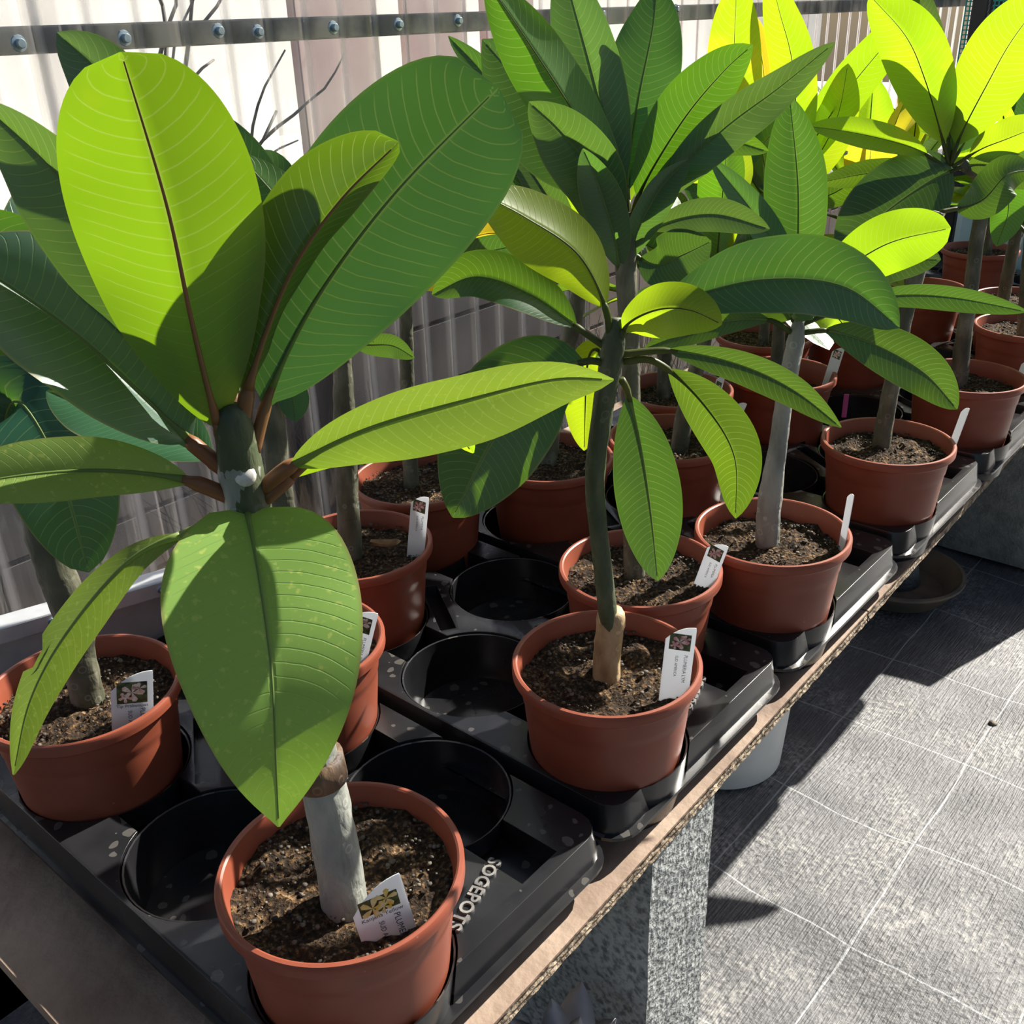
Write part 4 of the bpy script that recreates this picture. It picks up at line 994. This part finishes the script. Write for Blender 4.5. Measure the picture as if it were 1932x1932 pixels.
# --- tray 2 second row: tall plant rising behind the thin stem
r, Y = pot_plant(0.473, 0.071, 'tall plumeria in the middle with a tuft of long dark leaves reaching the top', -0.017,
    [(1198, 1082), (1193, 960), (1192, 820), (1190, 680), (1182, 540), (1180, 440), (1182, 400)], [42, 38, 34, 34, 40, 44, 26], M_BARK, 3)
for spc in [
    ([(1176, 420), (1146, 320), (1065, 185), (990, 70), (915, -40)], 125, 'U', dict(d=-.05, mat=M_LEAF, fold=26, phi=18, pet=.1)),
    ([(1180, 410), (1160, 310), (1120, 150), (1082, 10), (1060, -70)], 120, 'T', dict(d=.05, mat=M_LEAFGY, fold=24, phi=-10, pet=.1)),
    ([(1184, 410), (1184, 330), (1204, 190), (1232, 50), (1238, -30)], 140, 'T', dict(d=.05, mat=M_LEAFD, fold=12, pet=.12, wave=.10)),
    ([(1190, 425), (1214, 350), (1290, 225), (1365, 135), (1420, 85)], 120, 'U', dict(d=-.02, mat=M_LEAF, fold=18, phi=10, pet=.14)),
    ([(1192, 450), (1250, 360), (1360, 248), (1470, 165), (1575, 80)], 80, 'T', dict(d=-.04, mat=M_LEAFGY, fold=40, phi=10, pet=.1, wave=.2)),
    ([(1178, 425), (1105, 310), (1010, 190), (910, 74)], 190, 'T', dict(d=.08, mat=M_LEAFD, fold=12, pet=.14, pt=.9)),
    ([(1172, 470), (1150, 430), (1120, 330), (1060, 250), (998, 192)], 125, 'T', dict(d=-.05, mat=M_LEAFGY, fold=26, phi=-15, pet=.08)),
    ([(1170, 520), (1160, 450), (1130, 350), (1100, 280)], 80, 'T', dict(d=-.07, mat=M_LEAFGY, fold=26, phi=-15, pet=.06)),
    ([(1188, 500), (1205, 430), (1250, 350), (1300, 300)], 60, 'T', dict(d=-.03, mat=M_LEAFGY, fold=40, phi=25, pet=.06)),
    ([(1192, 480), (1240, 500), (1290, 480), (1342, 455)], 105, 'T', dict(d=-.02, mat=M_LEAFD, fold=16, pet=.1)),
    ([(1192, 460), (1260, 420), (1350, 405), (1452, 432)], 62, 'T', dict(d=-.02, mat=M_LEAFGY, fold=20, pet=.16)),
    ([(1190, 430), (1260, 340), (1360, 270), (1450, 285)], 62, 'T', dict(d=-.02, mat=M_LEAF, fold=20, pet=.16)),
    ([(1186, 420), (1190, 330), (1230, 220), (1280, 130)], 70, 'U', dict(d=.04, mat=M_LEAFY, fold=20, pet=.12)),
]: px_leaf(r, Y, spc)

# --- tray 3
r, Y = pot_plant(0.646, 0.330, 'plumeria near the wall with a brown spotted leaning trunk and dry leaf at the rim', -0.014,
    [(1030, 872), (1042, 800), (1060, 700), (1082, 600), (1098, 525)], [38, 34, 34, 34, 28], M_BARK, 1)
for spc in [
    ([(1095, 530), (1010, 340), (925, 160), (846, 68)], 66, 'T', dict(d=.02, mat=M_LEAFD, fold=26)),
    ([(1092, 530), (970, 300), (870, 165), (768, 132)], 60, 'T', dict(d=.0, mat=M_LEAFD, fold=20)),
    ([(1095, 525), (1060, 420), (1000, 320), (950, 262)], 62, 'T', dict(d=-.02, mat=M_LEAFGY, fold=16)),
    ([(1095, 530), (1020, 470), (930, 440), (840, 470)], 70, 'U', dict(d=.0, mat=M_LEAFO, fold=16)),
    ([(1100, 525), (1130, 430), (1180, 330), (1260, 260)], 70, 'U', dict(d=.03, mat=M_LEAFY, fold=16)),
    ([(1100, 525), (1100, 420), (1080, 320), (1050, 260)], 66, 'U', dict(d=.03, mat=M_LEAFY, fold=16)),
]: px_leaf(r, Y, spc)
dl = at_z(1090, 838, -0.004)
o = link('fallen_leaf', me.copy(), M_DRY); o.location = dl; o.rotation_euler = (0.3, 0.2, 1.4); o.scale = (1.1, 1.3, 1.5); tag(o, 'curled dry leaf inside the rim beside the brown spotted trunk', 'leaf')

r, Y = pot_plant(0.628, 0.0, 'plumeria with a shiny pale trunk flaring at the base, third pot along the front', -0.022,
    [(1448, 1025), (1452, 950), (1468, 840), (1482, 740), (1500, 650), (1508, 600)], [44, 46, 34, 32, 34, 20], M_BARKP, 2)
for spc in [
    ([(1506, 600), (1506, 500), (1506, 350), (1490, 182)], 112, 'T', dict(d=.02, mat=M_LEAFM, fold=30, phi=-14, pet=.12)),
    ([(1512, 612), (1590, 582), (1690, 558), (1800, 562), (1938, 588)], 46, 'T', dict(d=-.02, mat=M_LEAFM, fold=22, phi=20, pet=.2)),
    ([(1512, 628), (1570, 625), (1660, 655), (1745, 705), (1806, 772)], 92, 'T', dict(d=-.02, mat=M_LEAFM, fold=22, phi=0, pet=.12)),
    ([(1500, 632), (1450, 604), (1370, 606), (1290, 630), (1215, 658)], 52, 'T', dict(d=-.02, mat=M_LEAF, fold=18, pet=.2)),
    ([(1512, 612), (1545, 595), (1580, 600), (1605, 640)], 70, 'U', dict(d=.03, mat=M_LEAFY, fold=18, pet=.14)),
    ([(1503, 610), (1470, 575), (1440, 560), (1408, 548)], 84, 'T', dict(d=.01, mat=M_LEAF, fold=14, pet=.1)),
    ([(1504, 610), (1510, 580), (1520, 580), (1532, 604)], 60, 'T', dict(d=-.05, mat=M_LEAF, fold=14, pet=.1)),
    ([(1512, 600), (1570, 530), (1670, 462), (1794, 430)], 112, 'U', dict(d=-.03, mat=M_LEAFY, fold=10, pet=.16, pt=.5)),
    ([(1504, 600), (1480, 500), (1420, 400), (1340, 300)], 56, 'T', dict(d=.02, mat=M_LEAFGY, fold=26, phi=15, pet=.1)),
    ([(1512, 600), (1560, 520), (1640, 490), (1775, 490)], 90, 'T', dict(d=.05, mat=M_LEAFD, fold=16, phi=20, pet=.16)),
]: px_leaf(r, Y, spc)
r, Y = pot_plant(0.797, 0.238, 'plumeria with a crooked grey stump trunk, middle of the third tray', -0.020,
    [(1280, 845), (1290, 790), (1302, 735), (1325, 660), (1340, 590), (1350, 530)], [34, 34, 32, 26, 26, 20], M_BARK, 3)
crown(r, at_y(1350, 525, Y), 9, 9, (0.18, 0.26), (0.028, 0.04), [M_LEAF, M_LEAFD, M_LEAFY], (5, 80))

# --- tray 4
r, Y = pot_plant(0.951, 0.0, 'plumeria in the fourth front pot with a rough sunlit trunk leaning right', -0.020,
    [(1662, 842), (1672, 780), (1690, 690), (1706, 600), (1735, 500), (1772, 400)], [34, 32, 30, 30, 30, 24], M_BARK, 0)
for spc in [
    ([(1775, 400), (1850, 380), (1900, 330), (1950, 320)], 80, 'U', dict(d=.04, mat=M_LEAF)),
]: px_leaf(r, Y, spc)
r, Y = pot_plant(0.966, 0.334, 'plumeria in the back of the fourth tray, near the wall, thin twin-toned trunk', -0.022,
    [(1252, 745), (1254, 690), (1252, 620), (1250, 560)], [28, 27, 26, 22], M_BARK, 1)
crown(r, at_y(1250, 550, Y), 8, 13, (0.16, 0.24), (0.026, 0.036), [M_LEAF, M_LEAFD], (5, 80))
r, Y = pot_plant(1.124, 0.241, 'plumeria in a deep-rimmed pot behind the shiny pale trunk', -0.034,
    [(1462, 722), (1468, 650), (1474, 560), (1478, 470), (1470, 390)], [25, 24, 23, 22, 20], M_BARK, 2)
for spc in [
    ([(1470, 395), (1420, 340), (1390, 230), (1385, 110), (1390, -30)], 104, 'U', dict(d=-.05, mat=M_LEAFY, fold=8, pet=.08, pt=.5)),
    ([(1470, 390), (1500, 250), (1495, 120), (1470, 20), (1450, -60)], 86, 'U', dict(d=-.05, mat=M_LEAFY, fold=10, pet=.08)),
    ([(1470, 390), (1520, 290), (1600, 170), (1680, 70), (1735, -20)], 84, 'U', dict(d=-.02, mat=M_LEAFY, fold=14, phi=8, pet=.08)),
    ([(1470, 390), (1450, 250), (1440, 130), (1425, 30)], 60, 'U', dict(d=.0, mat=M_LEAFO, fold=16, pet=.08)),
    ([(1470, 390), (1540, 300), (1580, 220), (1600, 120)], 80, 'U', dict(d=-.02, mat=M_LEAFY, fold=16, pet=.08)),
    ([(1470, 390), (1410, 350), (1340, 300), (1290, 300)], 70, 'T', dict(d=-.02, mat=M_LEAF, fold=16)),
    ([(1470, 395), (1400, 420), (1340, 380), (1290, 350)], 60, 'T', dict(d=-.04, mat=M_LEAFD, fold=16)),
    ([(1470, 390), (1560, 370), (1640, 330), (1720, 330)], 60, 'U', dict(d=-.02, mat=M_LEAF, fold=16)),
    ([(1470, 390), (1440, 300), (1450, 260), (1520, 220)], 90, 'T', dict(d=-.05, mat=M_LEAF, fold=16)),
]: px_leaf(r, Y, spc)

# --- tray 5 and beyond
r, Y = pot_plant(1.274, 0.005, 'plumeria in the fifth front pot with a ringed trunk and glowing yellow-green crown', -0.024,
    [(1810, 722), (1816, 650), (1830, 560), (1842, 460), (1856, 350), (1815, 308)], [32, 30, 27, 26, 26, 20], M_BARK, 3)
for spc in [
    ([(1790, 310), (1772, 240), (1745, 150), (1710, 70), (1640, -10)], 116, 'U', dict(d=-.06, mat=M_LEAFY, fold=14, pet=.12)),
    ([(1792, 312), (1815, 250), (1862, 160), (1910, 75), (1990, -30)], 140, 'U', dict(d=-.06, mat=M_LEAFY, fold=10, pet=.12)),
    ([(1796, 315), (1850, 282), (1900, 262), (1980, 230)], 70, 'U', dict(d=-.04, mat=M_LEAFY, fold=16, phi=15, pet=.2)),
    ([(1800, 318), (1850, 310), (1910, 322), (1980, 345)], 62, 'T', dict(d=-.04, mat=M_LEAF, fold=12, pet=.12)),
    ([(1812, 316), (1750, 345), (1660, 410), (1585, 490)], 155, 'T', dict(d=-.03, mat=M_LEAFD, fold=16, pet=.06, pb=.5, pt=.6)),
    ([(1780, 312), (1720, 278), (1620, 252), (1525, 238)], 52, 'T', dict(d=-.03, mat=M_LEAFY, fold=28, phi=18, pet=.14)),
    ([(1850, 340), (1895, 345), (1902, 400), (1880, 465)], 62, 'U', dict(d=-.02, mat=M_LEAF, fold=12, pet=.12)),
    ([(1790, 308), (1785, 220), (1750, 120), (1735, 20), (1740, -40)], 80, 'T', dict(d=.05, mat=M_LEAFGY, fold=16, pet=.12)),
    ([(1795, 308), (1830, 250), (1860, 170), (1870, 110)], 70, 'T', dict(d=.05, mat=M_LEAFGY, fold=16, pet=.12)),
    ([(1795, 308), (1800, 240), (1810, 180), (1815, 130)], 60, 'T', dict(d=.03, mat=M_LEAFD, fold=16, pet=.12)),
    ([(1785, 308), (1700, 320), (1620, 330), (1545, 345)], 50, 'U', dict(d=.02, mat=M_LEAF, fold=16, pet=.12)),
]: px_leaf(r, Y, spc)
far = [
    (1.300, 0.362, (1440, 648), (1446, 560), (1452, 440), 'plumeria at the back of the fifth tray beside the wall', -0.020, 20, 8),
    (1.439, 0.259, (1618, 640), (1624, 560), (1630, 400), 'plumeria in the middle of the fifth tray, shaded by the front crowns', -0.022, 22, 9),
    (1.604, 0.015, (1932, 640), (1936, 540), (1945, 420), 'plumeria in the sixth front pot cut by the right edge', -0.018, 24, 7),
    (1.792, 0.079, (1890, 575), (1905, 500), (1925, 400), 'plumeria with a leaning trunk and dry soil at the right edge, sixth tray', -0.016, 24, 8),
    (1.773, 0.261, (1700, 560), (1708, 470), (1715, 340), 'plumeria in the shaded pot at the back of the sixth tray', -0.020, 22, 9),
    (2.191, 0.282, (1862, 482), (1866, 420), (1872, 320), 'plumeria in the farthest dark pot with a slim label', -0.016, 18, 8),
]
for k, (a, b, p0_, p1_, p2_, lab, sz, wd_, nleaf) in enumerate(far):
    r, Y = pot_plant(a, b, lab, sz, [p0_, p1_, p2_], [wd_, wd_ * .95, wd_ * .8], M_BARK, k)
    crown(r, at_y(p2_[0], p2_[1] - 8, Y), nleaf + 2, 31 + k * 3, (0.20, 0.30), (0.03, 0.042), [M_LEAF, M_LEAFY, M_LEAFD, M_LEAFY, M_LEAFO] if k in (0, 1, 4) else [M_LEAF, M_LEAFY, M_LEAFD], (8, 82))

# ------------------------------------------------------------------ plant labels
def plant_label(bot, top, W_, z, phi, label, flower=None, name1='PLUMERIA', name2='SUD AMERICA', var=None, detail=True, lean=0.0, asp=0.9):
    pb_ = at_z(bot[0], bot[1], z); Y = pb_.y
    pt_ = at_y(top[0], top[1], Y + lean)
    up = (pt_ - pb_); h = up.length; up.normalize()
    V = (pb_ - CAM).normalized(); s0 = V.cross(up).normalized(); n0 = up.cross(s0) * 1.0
    if n0.dot(V) > 0: n0 = -n0
    if s0.dot(RIGHT) < 0: s0 = -s0
    ph = math.radians(phi); s = (s0 * math.cos(ph) + n0 * math.sin(ph)).normalized(); n = s.cross(up)
    if n.dot(V) > 0: n = -n
    wd_ = W_ * mpp(pb_) / max(0.3, math.cos(ph))
    root = empty('plant_label', pb_); root.rotation_euler = Matrix((s, up, n)).transposed().to_euler()
    tag(root, label, 'label', 'printed plant labels stuck in the pots')
    # outline: stake narrowing below, body with a one-sided arched top
    hw = wd_ / 2; pts = [(-hw * 0.35, -0.022), (hw * 0.35, -0.022), (hw, -0.006), (hw, h * 0.96)]
    for k in range(9):
        t = k / 8; pts.append((hw - 2 * hw * (t ** 1.0) * 1.0 - (0 if k else 0.0005), h * (1.0 - 0.36 * (wd_ / h) * 1.6 * t ** 2.2)))
    pts.append((-hw, -0.006))
    th = 0.0006; m_ = len(pts)
    v = [(x, y, 0) for x, y in pts] + [(x, y, -th) for x, y in pts]
    f = [tuple(range(m_)), tuple(range(m_, 2 * m_))[::-1]] + [(k, m_ + k, m_ + (k + 1) % m_, (k + 1) % m_) for k in range(m_)]
    me = mesh('label_body', v, f); bm = bmesh.new(); bm.from_mesh(me); bmesh.ops.recalc_face_normals(bm, faces=bm.faces); bm.to_mesh(me); bm.free()
    o = link('label_body', me, M_TAG, smooth=False); o.parent = root
    if flower is not None:
        pw_ = wd_ * 0.72; ph_ = pw_ * asp; cy = h - wd_ * 0.30 - ph_ / 2
        if wd_ < 0.02: ph_ = wd_ * 1.3; cy = h - wd_ * 1.3
        o = link('photo', mesh('photo', [(-pw_ / 2, cy - ph_ / 2, .00025), (pw_ / 2, cy - ph_ / 2, .00025), (pw_ / 2, cy + ph_ / 2, .00025), (-pw_ / 2, cy + ph_ / 2, .00025)], [(0, 1, 2, 3)]), M_PHOTO, smooth=False); o.parent = root; po = o
        cl = [(-0.18, -0.12, .34), (0.2, 0.2, .30), (0.1, -0.25, .22)] if flower is M_FYEL else [(0, 0, .40), (-0.22, -0.2, .24), (0.24, 0.18, .26)]
        for (fx, fy, fr_) in cl:
            v, f = [], []
            for q in range(5):
                t0 = 2 * math.pi * q / 5 + fx * 7; R_ = fr_ * pw_ ; c = Vector((fx * pw_, cy + fy * ph_, .0004 + .00003 * q)); k0 = len(v)
                v.append(c)
                for (rr_, da) in ((.55, -.42), (.92, -.30), (1.0, 0.0), (.85, .28), (.5, .36)): v.append(c + Vector((math.cos(t0 + da), math.sin(t0 + da), 0)) * R_ * rr_)
                f.append(tuple(range(k0, k0 + 6)))
            o = link('flower_print', mesh('flower_print', v, f), flower, smooth=False); o.parent = po
        if detail:
            for (txt, sz, x, y0, rot) in ((name1, wd_ * 0.17, hw * 0.48, cy - ph_ * 0.5 - wd_ * 0.16, -90), (name2, wd_ * 0.135, -hw * 0.12, cy - ph_ * 0.5 - wd_ * 0.22, -90), (var, wd_ * 0.125, 0.0, cy - ph_ * 0.5 - wd_ * 0.08, 0)):
                if not txt: continue
                tm = text_mesh(txt, sz, 0, 'LEFT' if rot else 'CENTER'); tm.materials.append(M_INK)
                o = link('lettering', tm, None, smooth=False); o.parent = root; o.location = (x, y0, 0.0004); o.rotation_euler = (0, 0, math.radians(rot))
    return root
plant_label((738, 1775), (703, 1668), 104, -0.021, 0, 'white label printed Kanjana Yellow with yellow flowers, nearest pot', M_FYEL, var='Kanjana Yellow', asp=0.5)
plant_label((251, 1375), (248, 1268), 74, -0.021, 0, 'white label printed Tip Prabumpet with blush flowers, left edge pot', M_FWHT, var='Tip Prabumpet')
plant_label((664, 1252), (688, 1150), 52, -0.021, 10, 'white label beside the edge of the big speckled leaf', M_FWHT, 'PLUMERIA RUBRA')
plant_label((783, 1056), (793, 934), 32, -0.021, 30, 'white label with dark pink flower photo in the banded-trunk pot', M_FPNK)
plant_label((849, 958), (855, 868), 13, -0.021, 60, 'white label seen nearly edge-on in the pot against the wall')
plant_label((1112, 895), (1115, 858), 8, -0.021, 65, 'thin white label edge behind the thin green stem')
plant_label((1322, 1118), (1358, 1023), 36, -0.021, 20, 'white label with pink flower photo in the tall middle plant pot', M_FPNK)
plant_label((1270, 1322), (1287, 1182), 54, -0.021, 0, 'white label with two pink flowers in the tan-stub pot', M_FPNK, 'PLUMERIA LYM')
plant_label((1586, 1038), (1606, 928), 11, -0.021, 70, 'thin white label edge in the pale-trunk pot')
plant_label((1790, 858), (1824, 766), 12, -0.021, 68, 'thin white label edge in the fourth front pot')
plant_label((1352, 862), (1402, 757), 17, -0.021, 45, 'white label with red flower photo leaning out of the crooked stump pot', M_FPNK, detail=False)
plant_label((1348, 758), (1361, 708), 14, -0.021, 45, 'small white label in the twin-toned trunk pot near the wall', M_FWHT, detail=False)
plant_label((1562, 724), (1584, 654), 20, -0.021, 35, 'white label with dark photo in the deep-rimmed pot', M_FWHT, detail=False)
plant_label((1520, 644), (1528, 620), 10, -0.021, 45, 'tiny white label in the pot at the back of the fifth tray')
plant_label((1912, 482), (1929, 430), 13, -0.021, 40, 'white label with small brown photo in the farthest dark pot', M_FWHT, detail=False)
plant_label((1918, 728), (1936, 680), 11, -0.021, 55, 'white label at the rim of the fifth front pot')
pk_ = box('pink_clip', (-0.004, 0.004, -0.001, 0.001, -0.02, 0.02), M_PINK, loc=at_z(1664, 712, -0.07), bev=0.0005, seg=1); tag(pk_, 'small pink plastic strip behind the fourth front trunk', 'strip')
pk_.location = T(1.22, 0.17, -0.07)

# ------------------------------------------------------------------ dark far end of the greenhouse
r = empty('wall_end', T(3.0, 0, -ZR), BANG); tag(r, 'dark panelled end of the greenhouse', None, kind='structure')
for k in range(3): box('panel', (0, 0.03, 0.63 - 0.20 * (k + 1) + 0.004, 0.63 - 0.20 * k, 0.0, 1.32), M_BLACK, r)
pst = box('post', (-0.02, 0.02, -0.02, 0.02, 0, 1.25), M_BLACK, loc=T(2.62, 0.50, -ZR), rz=BANG, bev=0.003, seg=1); tag(pst, 'dark upright post beyond the farthest pot', 'post')
nr = empty('net_panel', T(2.80, 0.50, 0.0), BANG); tag(nr, 'teal plastic netting hanging in the far background', 'net')
v, f = [], []
for i in range(20):
    y = -0.10 + 0.20 * i / 19; vv, ff = box_data(-0.0012, 0.0012, y - 0.0015, y + 0.0015, -0.02, 0.66); k0 = len(v); v += vv; f += [tuple(q + k0 for q in x) for x in ff]
for i in range(60):
    z = -0.02 + 0.68 * i / 59; vv, ff = box_data(-0.0012, 0.0012, -0.10, 0.10, z - 0.0015, z + 0.0015); k0 = len(v); v += vv; f += [tuple(q + k0 for q in x) for x in ff]
o = link('net_mesh', mesh('net_mesh', v, f), M_NET, smooth=False); o.parent = nr; o.location = (0, 0, 0); o['kind'] = 'stuff'
bl = box('storage_box', (-0.12, 0.12, -0.10, 0.10, 0, 0.66), simple('pale blue plastic', (0.45, 0.68, 0.74), (0.62, 0.78, 0.82), 5, 0.5), loc=T(2.66, 0.36, -ZR), rz=BANG, bev=0.02); tag(bl, 'pale blue plastic box beyond the last tray', 'box')
bpy.context.view_layer.update()
print('leaves', LC[0], 'objects', len(bpy.data.objects))
